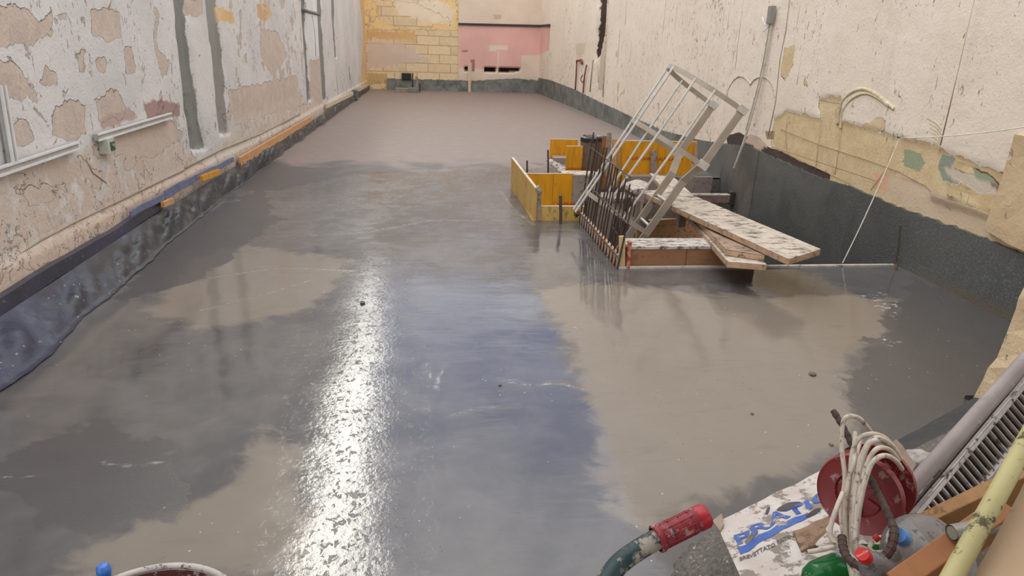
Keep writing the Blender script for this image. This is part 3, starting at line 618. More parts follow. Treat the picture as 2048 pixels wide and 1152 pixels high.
# wrapped batten near the camera
wrap = simple('dark_wrapped_membrane', lin(54, 54, 58), .35, col2=lin(68, 68, 92), scale=2.5, dirt=lin(120, 118, 112), dirt_amt=.12, dirt_scale=30, bumpd=.006)
def wall_bar(name, y0, y1, z0a, z1a, z0b, z1b, th, mat, lab, cat, group=None, wav=0, off=.035, parent=None):
    n = max(2, int((y1 - y0) / .08)); vs = []; fs = []
    for i in range(n + 1):
        t = i / n; y = y0 + (y1 - y0) * t; za = z0a + (z0b - z0a) * t; zb = z1a + (z1b - z1a) * t; w = wav * mn.noise(Vector((y * 2.3, za * 3, 6)))
        x = lwx(y) + off
        vs += [(x, y, za + w), (x + th, y, za + w), (x + th + wav * .3 * mn.noise(Vector((y * 5, 1, 1))), y, zb + w), (x, y, zb + w)]
    for i in range(n):
        for k in range(4): fs.append((i * 4 + k, i * 4 + (k + 1) % 4, i * 4 + 4 + (k + 1) % 4, i * 4 + 4 + k))
    fs += [(0, 3, 2, 1), (n * 4, n * 4 + 1, n * 4 + 2, n * 4 + 3)]
    o = MB().add(vs, fs).build(name, mat, parent)
    if lab: tag(o, lab, cat, group)
    return o
a0, b0_ = lpt(0, 606), lpt(0, 657); a1, b1 = lpt(340, 392), lpt(340, 412)
sl_t = (a1[2] - a0[2]) / (a1[1] - a0[1]); sl_b = (b1[2] - b0_[2]) / (b1[1] - b0_[1])
wall_bar('wrapped_batten', .7, a1[1], .12, .27, b1[2] + .02, a1[2], .05, wrap, 'long dark membrane wrapped batten along the foot of the nearer left wall', 'batten', wav=.012)
bl = simple('blue_sheet_fold', lin(98, 108, 150), .4, col2=lin(112, 120, 152), scale=9, dirt=lin(118, 120, 124), dirt_amt=.4, dirt_scale=14, bumpd=.004)
for (pa, pb_, lab) in [((268, 424, 434), (335, 385, 396), 'blue plastic flap folded over the dark wrapped batten, its nearer piece'), ((336, 382, 400), (396, 350, 362), 'bright blue plastic flap folded over the batten between the two yellow pieces'), ((398, 350, 361), (472, 314, 322), 'narrow blue plastic flap above the yellow block on the left wall')]:
    A_, B_ = lpt(pa[0], pa[1], .1), lpt(pa[0], pa[2] + 2, .1); C_, D_ = lpt(pb_[0], pb_[1], .1), lpt(pb_[0], pb_[2] + 2, .1)
    wall_bar('membrane_flap', A_[1], C_[1], B_[2], A_[2], D_[2], C_[2], .012, bl, lab, 'plastic flap', 'blue flaps over the left batten', wav=.02, off=.098)
def yblock(px0, px1, yt0, yb0, yt1, yb1, mat, name, lab, off=.075, th=.03):
    A_, B_ = lpt(px0, yt0, off + .03), lpt(px0, yb0, off + .03); C_, D_ = lpt(px1, yt1, off + .03), lpt(px1, yb1, off + .03)
    return wall_bar(name, A_[1], C_[1], B_[2], A_[2], D_[2], C_[2], th, mat, lab, 'wood', off=off + .035)
yb_ = yblock(405, 440, 352, 363, 338, 349, yel, 'yellow_block', 'short yellow plywood offcut with orange print on the left batten')
yblock(328, 347, 404, 416, 396, 407, wood_y, 'wood_offcut', 'small pale timber offcut showing under the blue flap on the left batten')
p, q = lpt(475, 318, .03), lpt(475, 301, .03); p2, q2_ = lpt(620, 246, .03), lpt(620, 233, .03)
wall_bar('timber_batten', q[1], q2_[1], .165, .285, p2[2] + .03, q2_[2], .03, wood_y, 'long orange timber batten fixed at the foot of the left wall', 'batten', off=.06)
p, q = lpt(651, 217, .03), lpt(651, 208, .03); p2, q2_ = lpt(705, 191, .03), lpt(705, 183, .03)
wall_bar('timber_batten', q[1], q2_[1], p[2], q[2], p2[2], q2_[2], .03, wood_p, 'pale timber batten on the left wall beyond the broken chase', 'batten', off=.06)
p, q = lpt(713, 184, .03), lpt(713, 176, .03); p2, q2_ = lpt(737, 175, .03), lpt(737, 168, .03)
wall_bar('timber_batten', q[1], min(q2_[1], BY - .3), p[2], q[2], p2[2], q2_[2], .03, wood_p, 'short pale timber batten in the far left corner', 'batten', off=.06)
cbk = lpt(709, 180); tag(MB().box((cbk[0] - .05, cbk[1] - .25, .02), (cbk[0] + .09, cbk[1] + .1, .28)).build('membrane_patch', mt_bit, bevel=.01), 'dark membrane patch between the two far pale battens', 'membrane')

# white trunking on the left wall
wh = simple('white_plastic_trunking', lin(226, 226, 226), .45, col2=lin(212, 212, 212), scale=10)
wh_d = simple('trunking_gap', lin(176, 172, 168), .7)
def trunk(pa, pb_, lab, vertical=False):
    root = empty('cable_trunking', lab, 'cable trunking', tuple(pa), 'white trunking on the left wall')
    a = np.array(pa) + [.03, 0, 0]; b = np.array(pb_) + [.03, 0, 0]; d = unit(b - a); s_ = unit(np.cross(d, [1, 0, 0]))
    MB().beam(a, b, .05, .03, up=(1, 0, 0)).build('channel', wh_d, root)
    for k in (-1, 1): MB().beam(a + s_ * .021 * k + [.016, 0, 0], b + s_ * .021 * k + [.016, 0, 0], .014, .014, up=(1, 0, 0)).build('lip', wh, root)
trunk(LW(-40, 351), LW(143, 291), 'longer nearer run of white double edged trunking low on the left wall')
trunk(LW(183, 275), LW(333, 231), 'farther white trunking run above the green socket box')
trunk(LW(14, 326), LW(-12, 170), 'upright white trunking at the left edge joining the lower run')
root = empty('socket_box', 'small white and green socket box hanging below the white trunking', 'socket box', tuple(LW(207, 292)))
c_ = LW(205, 291); MB().box((c_[0], c_[1] - .07, c_[2] - .055), (c_[0] + .07, c_[1] + .05, c_[2] + .06)).build('housing', simple('ivory_plastic', lin(196, 200, 184), .5), root, bevel=.004)
MB().box((c_[0] + .07, c_[1] - .035, c_[2] - .035), (c_[0] + .078, c_[1] + .035, c_[2] + .03)).build('cover', simple('green_plastic', lin(74, 96, 70), .5), root, bevel=.002)
MB().lathe([(.0, .012), (.014, .012), (.014, 0)], 12, Matrix.Translation((c_[0] + .078, c_[1], c_[2])) @ Matrix.Rotation(math.pi / 2, 4, 'Y')).build('screw_plug', simple('pale_plug', lin(150, 160, 140), .5), root)

# ------------------------------------------------------------------ the pit
ply = simple('raw_form_ply', lin(158, 116, 80), .6, col2=lin(144, 102, 70), scale=2, grain=(3, (1, 1, 9)), dirt=lin(122, 98, 78), dirt_amt=.2, dirt_scale=12)
ply_g = simple('dusty_form_ply', lin(158, 146, 136), .7, col2=lin(136, 124, 116), scale=3, dirt=lin(112, 102, 96), dirt_amt=.25, dirt_scale=16)
splat = simple('mortar_splashed_wood', lin(206, 198, 190), .75, col2=lin(186, 176, 166), scale=7, dirt=lin(88, 84, 82), dirt_amt=.5, dirt_scale=14, bumpd=.006, smear=(1, 2, 1))
conc = simple('pit_concrete', lin(118, 110, 104), .85, col2=lin(96, 90, 86), scale=4, dirt=lin(80, 76, 72), dirt_amt=.3)
pitw = MB().box((PX0 - .12, PY0, -2.4), (PX0 - .001, QY0, -.05)).box((PX0 - .12, QY1, -2.4), (PX0 - .001, PY1, -.05)).box((PX0 - .12, QY0, -2.4), (PX0 - .001, QY1, -1.3)).box((PX0 - .12, PY1, -2.4), (PX1, PY1 + .15, -.03)).box((PX0 - .12, PY0 - .15, -2.4), (PX1, PY0 - .002, -.03))
pitw.box((PX0 - .1, PY0 - .1, -2.5), (PX1, PY1 + .1, -2.35)).box((QX0 - .1, QY0 - .1, -1.0), (QX1, QY1 + .1, -.95))
tag(pitw.build('floor_pit', conc), kind='structure')
whitew = simple('white_edge_strip', lin(206, 200, 192), .6, col2=lin(180, 172, 164), scale=14, dirt=lin(120, 112, 104), dirt_amt=.15)
a, b = ZP(1244, 538), ZP(1800, 528)
tag(MB().beam((PX0 - .02, PY0, -.03), (4.02, PY0 + .02, -.03), .03, .085).build('edge_strip', whitew), 'thin white timber strip along the front lip of the pit', 'edge strip')
# front box beam with splashed top
z1 = YP(1300, 495, 5.36)[2]; y2 = ZP(1300, 479, z1)[1]
root = empty('formwork_box', 'low plywood box form with mortar splashed top across the front of the pit', 'formwork', (2.1, 5.45, 0))
MB().box((1.64, 5.352, -.3), (2.75, 5.376, z1 - .012)).build('front_board', ply, root)
MB().box((1.64, y2 - .02, -.3), (2.75, y2, z1 - .012)).build('back_board', ply, root)
MB().box((1.63, 5.345, z1 - .012), (2.76, y2 + .005, z1 + .012)).build('top_board', splat, root, bevel=.002)
MB().box((2.13, 5.349, -.29), (2.135, 5.3515, z1 - .014)).build('joint', simple('board_joint', lin(90, 64, 46), .9), root)
# corner stakes with red end
red = simple('red_paint_wood', lin(168, 44, 40), .6, col2=lin(190, 150, 130), scale=30, amt=.25)
pa = YP(1243, 538, 5.33); pt = YP(1243, 472, 5.33)
root = empty('corner_stake', 'pale wooden corner stake with a red painted edge board at the pit corner', 'stake', (pa[0], 5.33, 0))
MB().beam((pa[0] + .005, 5.33, -.05), (pt[0] + .005, 5.33, pt[2]), .05, .03, up=(0, 1, 0)).build('stake', simple('pale_stake_wood', lin(212, 182, 136), .6, grain=(4, (9, 9, 1))), root, bevel=.002)
rb = YP(1252, 482, 5.33)
MB().box((pa[0] + .035, 5.30, -.03), (pa[0] + .06, 5.345, rb[2])).build('red_edge', red, root)
# left edge board of the pit, painted
eb = simple('striped_edge_board', lin(200, 188, 176), .6, col2=lin(204, 148, 104), scale=5, amt=.3, dirt=lin(130, 116, 104), dirt_amt=.25, dirt_scale=12)
tag(MB().beam((PX0 + .0, 5.36, .045), (PX0 + .0, 6.9, .045), .03, .11).build('edge_board', eb), 'orange and white edge board behind the rebar grid along the pit', 'edge board')
# inner partitions
tag(MB().box((2.02, 8.02, -1.6), (2.5, 8.06, -.03)).box((2.02, 8.3, -1.6), (2.5, 8.34, -.03)).box((2.01, 8.0, -.035), (2.52, 8.36, -.0)).build('inner_partition', ply_g), 'dusty grey box form crossing the pit behind the rebar', 'formwork')
tp_ = MB().add([(2.3, 7.3, -1.7), (3.6, 7.7, -1.7), (3.6, 7.7, -.14), (2.3, 7.3, -.1), (2.3, 7.34, -1.7), (3.6, 7.74, -1.7), (3.6, 7.74, -.14), (2.3, 7.34, -.1)], [(0, 1, 2, 3), (7, 6, 5, 4), (0, 4, 5, 1), (1, 5, 6, 2), (2, 6, 7, 3), (3, 7, 4, 0)])
tag(tp_.build('shutter', simple('bare_brown_ply', lin(214, 172, 130), .6, col2=lin(198, 154, 112), scale=2.5, dirt=lin(136, 104, 76), dirt_amt=.2)), 'brown plywood shutter standing inside the pit under the long planks', 'formwork')

def text_mesh(s, size, mat, name, parent, fn, ext=0.0, bold=0, cat=None):
    cu = bpy.data.curves.new(name, 'FONT'); cu.body = s; cu.size = size; cu.offset = bold; cu.resolution_u = 3
    o = bpy.data.objects.new('tmp', cu); COL.objects.link(o); dg = bpy.context.evaluated_depsgraph_get(); dg.update()
    me = bpy.data.meshes.new_from_object(o.evaluated_get(dg)); bpy.data.objects.remove(o)
    bm = bmesh.new(); bm.from_mesh(me); bmesh.ops.subdivide_edges(bm, edges=bm.edges, cuts=1)
    for v_ in bm.verts: v_.co = Vector(fn(v_.co.x, v_.co.y))
    bm.to_mesh(me); bm.free(); me.materials.append(mat); me.name = name
    r = link(name, me, parent)
    if parent is not None and parent.type == 'EMPTY': r.location = [-c for c in parent.location]
    return r
ink_red = simple('red_print', lin(196, 52, 24), .6); ink_blk = simple('black_print', lin(60, 50, 40), .6)
# generic yellow panel: a->b along the ground, z0..z1
def panel(name, a, b, z0, z1, mat, lab, th=.027, text=None, txt_u=.5, txt_z=.1, tsize=.045, group='yellow form panels around the pit', z1b=None):
    a = np.array(a, float); b = np.array(b, float); d = unit(np.append(b - a, 0)); nrm = np.array([d[1], -d[0], 0]); z1b = z1 if z1b is None else z1b
    root = empty(name, lab, 'formwork panel', (a[0], a[1], z0), group)
    A3 = np.append(a, 0); B3 = np.append(b, 0); o3 = -nrm * th
    P = [A3 + [0, 0, z0], B3 + [0, 0, z0], B3 + o3 + [0, 0, z0], A3 + o3 + [0, 0, z0], A3 + [0, 0, z1], B3 + [0, 0, z1b], B3 + o3 + [0, 0, z1b], A3 + o3 + [0, 0, z1]]
    MB().hexa(P).build('face', mat, root, bevel=.0015)
    tpc = [A3 - nrm * -.001 + [0, 0, z1 + .001], B3 + nrm * .001 + [0, 0, z1b + .001], B3 + o3 - nrm * .001 + [0, 0, z1b + .001], A3 + o3 - nrm * .001 + [0, 0, z1 + .001]]
    MB().hexa(tpc + [p_ + [0, 0, .008] for p_ in tpc]).build('top_edge', wood_p, root)
    if text:
        L = np.linalg.norm(b - a)
        text_mesh(text, tsize, ink_red, 'print', root, lambda u_, v_: A3 + d * (L * txt_u + u_) + nrm * .003 + np.array([0, 0, z0 + txt_z + v_]), bold=.001)
    return root
LB = lambda px, py: pf(px, py)
# left side panel
a = LB(1068, 441); b = LB(1021, 376)
sp_t = YP(1072, 378, a[1])[2]; sp_t2 = YP(1022, 316, b[1])[2]
# text side faces the slab, so it runs far -> near
panel('form_panel', b, a, -.12, sp_t2, yel_d, 'weathered yellow form panel standing lengthways at the left of the pit', z1b=sp_t)
r_ = empty('panel_stop', 'grey upright wood stop at the near end of the weathered yellow panel', 'stake', (a[0], a[1], 0))
MB().beam((a[0] + .045, a[1] - .01, -.06), (a[0] + .045, a[1] - .01, sp_t - .01), .035, .05, up=(0, 1, 0)).build('stop', woodg, r_); MB().beam((a[0] + .02, a[1] - .005, sp_t - .01), (a[0] + .05, a[1] - .005, sp_t + .015), .06, .05, up=(0, 1, 0)).build('cap', wh_d, r_)
# near low panel with stencilled marks
a2 = LB(1070, 441); b2 = LB(1170, 441); zt = YP(1100, 414, a2[1])[2]
fp = panel('form_panel', (a2[0] + .03, a2[1]), (b2[0], b2[1]), -.15, zt, yel_d, 'low yellow form board with black stencil marks at the front of the small pit')
sx_ = YP(1152, 425, a2[1] - .004)
text_mesh('4S', .085, ink_blk, 'stencil', fp, lambda u_, v_: (sx_[0] - .02 + v_, a2[1] - .0035, sx_[2] - .055 + u_), bold=.002)
# back yellow panels of the small pit
yb2 = QY1 - .02
l_ = YP(1052, 348, yb2); m_ = YP(1107, 348, yb2); r2 = YP(1146, 349, yb2); r3 = YP(1196, 352, yb2)
panel('form_panel', (QX0 + .01, yb2), (m_[0] - .002, yb2), -.55, l_[2], yel, 'wide orange yellow panel at the back of the small pit')
panel('form_panel', (m_[0] + .002, yb2), (r2[0], yb2), -.9, m_[2], yel, 'narrow yellow panel with red print beside the dusty plywood', text='LAUPALAN', txt_u=.28, txt_z=.72)
panel('form_panel', (r2[0] + .003, yb2), (r3[0], yb2), -.9, r2[2] - .01, ply_g, 'dusty unpainted form panel beside the orange yellow ones')
# lid of splashed board lying behind
rr_ = YP(1118, 347, yb2 + .06); tag(MB().box((rr_[0] + .05, yb2 + .01, r2[2] - .02), (r3[0] + .02, yb2 + .26, r2[2] + .002)).build('splashed_board', splat, bevel=.003), 'mortar splashed board lying flat behind the yellow panels', 'board')
# rear cluster
ra = LB(1099, 321); zA = YP(1099, 279, ra[1])[2]; rb_ = YP(1156, 279, ra[1])
panel('form_panel', (ra[0], ra[1]), (rb_[0], ra[1]), -.02, zA, yel, 'yellow form panel behind the small upright panel and the rubble')
sa = LB(1131, 346); zS = YP(1131, 293, sa[1])[2]; sb = YP(1166, 293, sa[1])
panel('form_panel', (sa[0], sa[1]), (sb[0], sa[1]), -.01, zS, yel, 'small upright yellow panel with red lettering beside the mortar drum', text='LAUPALANKA', txt_u=.04, txt_z=.06, tsize=.042)
pa_ = LB(1246, 350); pb2 = LB(1386, 351); yy_ = PY1 - .03; zP = YP(1300, 283, yy_)[2]; xl = YP(1236, 300, yy_)[0]; xr = YP(1386, 300, yy_)[0]; xm = YP(1305, 300, yy_)[0]
z0_ = YP(1300, 349, yy_)[2]
panel('form_panel', (xl, yy_), (xm - .003, yy_), z0_, zP, yel, 'large orange yellow panel behind the ladder, left of the grey stake', text='LAUPALANKA', txt_u=.3, txt_z=.2, tsize=.06)
panel('form_panel', (xm + .003, yy_), (xr, yy_), z0_, zP, yel, 'large orange yellow panel behind the ladder, right of the grey stake', text='LAUPALANKA', txt_u=.12, txt_z=.2, tsize=.06)
def stake(px, py0, py1, y, w, lab, mat, zb=None, name='wood_stake', th=.03, grp=None):
    p0 = YP(px, py1, y); p1 = YP(px, py0, y); z0 = p0[2] if zb is None else zb
    return tag(MB().beam((p0[0], y, z0), (p1[0], y, p1[2]), w, th, up=(0, 1, 0)).build(name, mat, bevel=.002), lab, 'stake', grp)
stake(1307, 301, 352, yy_ - .05, .085, 'grey wooden stake bracing the large yellow panels behind the ladder', woodg)
stake(1391, 283, 350, yy_ + .0, .05, 'pale wooden stake at the right end of the large yellow panels', wood_y)
tag(MB().box((1.62, PY1 - .14, -.7), (3.95, PY1 - .08, z0_ - .01)).build('shutter_board', ply_g), 'long dusty shutter board below the large yellow panels', 'formwork')
# stack of upright offcuts behind the rebar
woo = [('dark brown', 1209, 272, simple('brown_offcut', lin(150, 98, 52), .7)), ('grey', 1219, 265, woodg), ('orange', 1229, 278, wood_y), ('tan', 1238, 280, simple('tan_offcut', lin(188, 142, 74), .7)), ('yellow', 1247, 284, yel)]
for i, (nm, px, pt_, mt_) in enumerate(woo):
    stake(px, pt_, 345, 9.1 + .03 * i, .055, nm + ' upright timber offcut standing between mortar drum and yellow panels', mt_, zb=-.1, name='timber_offcut', grp='upright offcuts behind the rebar')
# rebar pins
rust = simple('rusty_rebar', lin(84, 68, 60), .8, metal=.2, col2=lin(60, 50, 46), scale=60, bumpd=.002)
mudrust = simple('mud_caked_pin', lin(98, 88, 80), .9, col2=lin(70, 62, 56), scale=50, bumpd=.004)
def pin(px, py0, py1, r, lab, mat, zb=-.06):
    p0 = ZP(px, py1); p1 = YP(px, py0, p0[1])
    tag(MB().tube([(p0[0], p0[1], zb), p0 + [0, 0, .05], (p0 + p1) / 2 + [.002, 0, 0], p1], r, 8).build('steel_pin', mat), lab, 'steel pin')
pin(1054, 321, 352, .012, 'short dark steel pin behind the weathered yellow panel', rust)
pin(1096, 300, 346, .012, 'taller steel pin left of the rear yellow panel', rust)
pin(1121, 391, 447, .016, 'mud caked steel pin in front of the stencilled yellow board', mudrust)
pin(1171, 402, 446, .012, 'dark steel pin at the right end of the stencilled yellow board', rust)
# mortar drum (old paper tube)
dc = ZP(1180, 343); zt = YP(1180, 277, dc[1])[2]; drum = empty('mortar_drum', 'brown mud coated open drum with a dark torn bag in its mouth', 'drum', tuple(dc))
mud = simple('dried_mud', lin(126, 104, 86), .85, col2=lin(104, 84, 70), scale=6, dirt=lin(150, 132, 114), dirt_amt=.15, dirt_scale=14, bumpd=.01)
TR = Matrix.Translation(dc)
rd = .16
MB().lathe([(.0, .0), (rd * .93, .0), (rd, .05), (rd * .97, zt * .5), (rd * 1.02, zt), (rd * .94, zt), (rd * .9, zt * .6), (0, zt * .55)], 28, TR).build('shell', mud, drum)
bagm = simple('black_plastic_bag', lin(38, 36, 36), .35, bumpd=.006)
o_ = MB().lathe([(rd * 1.06, zt - .03), (rd * 1.03, zt + .02), (rd * .85, zt + .035), (rd * .5, zt + .01), (0, zt - .01)], 28, TR).build('bag_rim', bagm, drum)
for v_ in o_.data.vertices: v_.co.z += .022 * mn.noise(v_.co * 14)
# rubble kerb by the drum
rub = MB(); prev = None
pts = [ZP(1100, 322), ZP(1112, 334), ZP(1128, 345)]
for i in range(26):
    t = i / 25; P_ = pts[0] * (1 - t) + pts[2] * t; r0 = .03 + .02 * random.random()
    rub.lathe([(0, -.02), (r0 * 1.2, 0), (r0, r0 * .8), (r0 * .4, r0 * 1.3), (0, r0 * 1.35)], 7, Matrix.Translation(P_ + np.array([random.uniform(-.03, .03), random.uniform(-.03, .03), 0])))
o_ = rub.build('mortar_rubble', splat); tag(o_, 'ridge of splashed mortar lumps along the rear side opening', 'rubble', kind='stuff')
pb3 = YP(1118, 308, ra[1] - .04); tag(MB().box((pb3[0] - .12, ra[1] - .3, -.02), (pb3[0] + .14, ra[1] - .04, pb3[2] - .02)).build('concrete_block', simple('muddy_block', lin(166, 146, 130), .85, col2=lin(140, 122, 110), scale=8), bevel=.006), 'muddy concrete block in front of the rear yellow panel', 'block')

# ------------------------------------------------------------------ rebar grids
def mesh_grid(p0, p1, h, nv, hz, r, lab, lean=(0, 0), zb=-.08, drop=None, jit=.02, top=None):
    p0 = np.array(p0, float); p1 = np.array(p1, float); root = empty('rebar_grid', lab, 'rebar grid', tuple(p0))
    for i in range(nv):
        t = i / (nv - 1); b = p0 * (1 - t) + p1 * t; hh = h * (1 + random.uniform(-jit, jit) * 2) if top is None else top(t) + random.uniform(-.02, .02)
        q = b + np.array([lean[0], lean[1], hh]) + np.array([random.uniform(-jit, jit), random.uniform(-jit, jit), 0]); mid_ = (b + q) / 2 + np.array([random.uniform(-.008, .008)] * 2 + [0])
        b_ = b.copy(); b_[2] = zb
        MB().tube([b_, b, mid_, q], r, 6).build('upright_bar', rust, root)
    for (z0, z1_, t0, t1) in hz:
        a = p0 * (1 - t0) + p1 * t0; b = p0 * (1 - t1) + p1 * t1; f0 = z0 / h; f1 = z1_ / h
        MB().tube([a + np.array([lean[0] * f0 - r * 2, lean[1] * f0, z0]), b + np.array([lean[0] * f1 - r * 2, lean[1] * f1, z1_])], r * .9, 6).build('cross_bar', mudrust, root)
    return root
mesh_grid((1.535, 5.3, 0), (1.54, 6.85, 0), .82, 16, [(.1, .1, -.03, 1.03), (.4, .42, -.05, 1.05), (.74, .76, .05, 1.02)], .0075, 'tall rusty rebar grid standing along the left edge of the pit', lean=(.1, .05), top=lambda t: .62 + .3 * t)
mesh_grid((2.08, 6.95, -.6), (2.16, 7.9, -.6), .8, 16, [(.3, .3, 0, 1), (.55, .6, 0, 1)], .0065, 'lower rebar grid inside the pit behind the ladder foot', lean=(.05, 0), zb=-1.6)
mesh_grid((2.3, 5.9, -.5), (2.65, 5.95, -.5), .55, 4, [(.42, .4, 0, 1)], .007, 'few bent rebar ends poking up behind the splashed box form', lean=(.12, .03), zb=-1.2)

# ------------------------------------------------------------------ caged ladder
O = np.array([2.474, 6.405, .728]); w_ = np.array([-.06, -.998, .032]); a_ = np.array([.516, -.004, .856]); n_ = unit(np.cross(w_, a_)); n_ = n_ if n_[0] < 0 else -n_
w_ = unit(w_ - a_ * w_.dot(a_))
WU, WL, D, Lt, Lk, Lb = .782, .406, .68, .555, .199, .781
LP = lambda s, t, d=0: O + w_ * s + a_ * t + n_ * d
alu = simple('dull_aluminium', lin(174, 163, 148), .45, metal=.25, col2=lin(160, 149, 135), scale=9, dirt=lin(160, 148, 134), dirt_amt=.1, bumpd=.001)
galv = simple('galvanised_bar', lin(214, 210, 204), .38, metal=.35, col2=lin(196, 192, 186), scale=20)
lad = empty('caged_ladder', 'leaning grey metal ladder with hooped safety cage rising out of the pit', 'ladder', tuple(LP(0, -1.2)))
for s in (-1, 1):
    st_ = MB(); st_.beam(LP(s * WU / 2, 0), LP(s * WU / 2, Lt + .03), .028, .068, up=n_); st_.beam(LP(s * WL / 2, -Lk), LP(s * WU / 2, .03), .028, .068, up=n_); st_.beam(LP(s * WL / 2, -1.25), LP(s * WL / 2, -Lk + .02), .028, .068, up=n_)
    so = st_.build('stile', alu, lad)
    MB().beam(LP(s * WU / 2, Lt - .01), LP(s * WU / 2, Lt + .055), .045, .09, up=n_).build('end_bracket', galv, so)
    MB().beam(LP(s * WU / 2, -.03), LP(s * WU / 2, .04), .045, .09, up=n_).build('joint_plate', galv, so)
for k in range(4):
    t = -.443 - .28 * k + .0
    MB().tube([LP(-WL / 2, t), LP(WL / 2, t)], .015, 10).build('rung', galv, lad)
def hoop(t, W_, D_, s0=0):
    pts = []
    for k in range(29):
        ph = math.pi * k / 28; x = -math.cos(ph); y = math.sin(ph)
        pts.append(LP(x * (W_ / 2), t, abs(y) * D_))
    b = MB()
    n = len(pts); vs = []; fs = []
    for i, p in enumerate(pts):
        tg = unit(pts[min(i + 1, n - 1)] - pts[max(i - 1, 0)]); nn = np.cross(tg, a_)
        for (hh, dd) in ((-.022, -.003), (.022, -.003), (.022, .003), (-.022, .003)): vs.append(p + a_ * hh + nn * dd)
    for i in range(n - 1):
        for k in range(4): fs.append((i * 4 + k, i * 4 + (k + 1) % 4, i * 4 + 4 + (k + 1) % 4, i * 4 + 4 + k))
    fs += [(0, 1, 2, 3), (n * 4 - 4, n * 4 - 1, n * 4 - 2, n * 4 - 3)]
    b.add(vs, fs, True).build('cage_hoop', alu, lad); return pts
h1 = hoop(Lt + .02, WU, D); h2 = hoop(0, WU, D); h3 = hoop(-Lb, WL + .2, D)
for k in (6, 12, 16, 21, 24):
    q = h3[k]; e = q + (h3[k] - h2[k]) * (.28 if k in (12, 16) else .03)
    MB().tube([h1[k] + a_ * .01, h2[k], q, e], .0125, 8).build('cage_bar', galv, lad)

# ------------------------------------------------------------------ planks
plk = simple('splashed_plank', lin(204, 192, 178), .75, col2=lin(190, 176, 160), scale=5, grain=(3, (12, 2, 2)), dirt=lin(90, 84, 80), dirt_amt=.46, dirt_scale=9, bumpd=.005, smear=(.7, 1.9, 1))
plk2 = simple('stained_plank', lin(170, 146, 128), .75, col2=lin(146, 120, 104), scale=6, dirt=lin(86, 78, 74), dirt_amt=.42, dirt_scale=9, bumpd=.005, smear=(1, 1.6, 1))
plke = simple('sawn_plank_edge', lin(196, 166, 134), .7, col2=lin(170, 138, 110), scale=10, dirt=lin(120, 100, 84), dirt_amt=.2)
def plank(corners, th, mat, lab, name='scaffold_plank', band=True):
    c4 = [np.array(c) for c in corners]; root = empty(name, lab, 'plank', tuple(c4[0] - [0, 0, th]), 'planks bridging the pit')
    dn = np.array([0, 0, -th]); e = np.array([0, 0, -.006])
    MB().hexa([c + dn for c in c4] + [c + e for c in c4]).build('plank_core', plke, root, bevel=.006)
    MB().hexa([c + e for c in c4] + list(c4)).build('splashed_face', mat, root, bevel=.002)
    return root

nA, nB = ZP(1642, 498, .325), ZP(1578, 518, .325); fA = ZP(1292, 388, .325); fB = fA + (nA - nB) * 1.02
plank([nB, nA, fB + [0, .25, 0], fA], .05, plk, 'widest splashed plank lying on top and pointing to the front right corner of the pit')
nA, nB = ZP(1534, 529, .222), ZP(1456, 523, .222); fA, fB = ZP(1299, 346, .16), ZP(1350, 356, .16)
plank([nB, nA, fB, fA], .05, plk, 'lowest long plank crossing under the wide one, ending on the slab lip')
l1 = nB + (fA - nB) * .04 + [.02, 0, .05]; r1 = nA + (fB - nA) * .02 + [0, 0, .05]
plank([l1, r1, r1 + (fB - nA) * .42, l1 + (fA - nB) * .42], .048, plk2, 'shorter muddy board stacked on the near end of the lowest plank')
hx = [ZP(1246, 366, .1), ZP(1266, 379, .1), ZP(1296, 376, .1), ZP(1300, 366, .1), ZP(1276, 358, .1)]
b = MB(); k5 = len(hx); b.add([p - np.array([0, 0, .05]) for p in hx] + hx, [tuple(range(k5))[::-1], tuple(range(k5, 2 * k5))] + [(i, (i + 1) % k5, k5 + (i + 1) % k5, k5 + i) for i in range(k5)])
tag(b.build('plywood_offcut', splat, bevel=.003), 'pointed splashed plywood offcut lying behind the rebar at the far end of the wide plank', 'board')
tag(MB().box((2.25, 7.0, .16), (2.75, 7.2, .27)).box((2.25, 7.02, -.1), (2.33, 7.1, .16)).box((2.67, 7.02, -.1), (2.75, 7.1, .16)).build('support_block', woodg), 'dusty timber bearer under the far end of the wide plank', 'timber')
# timber strut on the right wall
st = empty('timber_strut', 'pinkish timber strut from the stained membrane into the pit with a short post', 'strut', (3.6, 8.9, -.3))
pk = simple('pink_dusty_timber', lin(150, 126, 118), .75, col2=lin(120, 98, 92), grain=(4, (20, 2, 2)), dirt=lin(196, 188, 178), dirt_amt=.1)
zt = YP(1440, 390, 8.9)[2]; xw = rwx(8.9) - .04
MB().box((2.9, 8.86, zt - .1), (xw, 8.95, zt)).build('beam', pk, st, bevel=.004)
xp_ = YP(1431, 410, 8.9)[0]; MB().box((xp_ - .04, 8.87, -2.34), (xp_ + .03, 8.94, zt - .1)).build('post', pk, st, bevel=.004)
MB().box((xw - .05, 8.84, zt - .12), (xw + .01, 8.97, zt + .05)).build('bracket', rust, st, bevel=.003)
MB().box((2.9, 8.86, zt), (xw - .05, 8.95, zt + .012)).build('mortar_cap', splat, st)

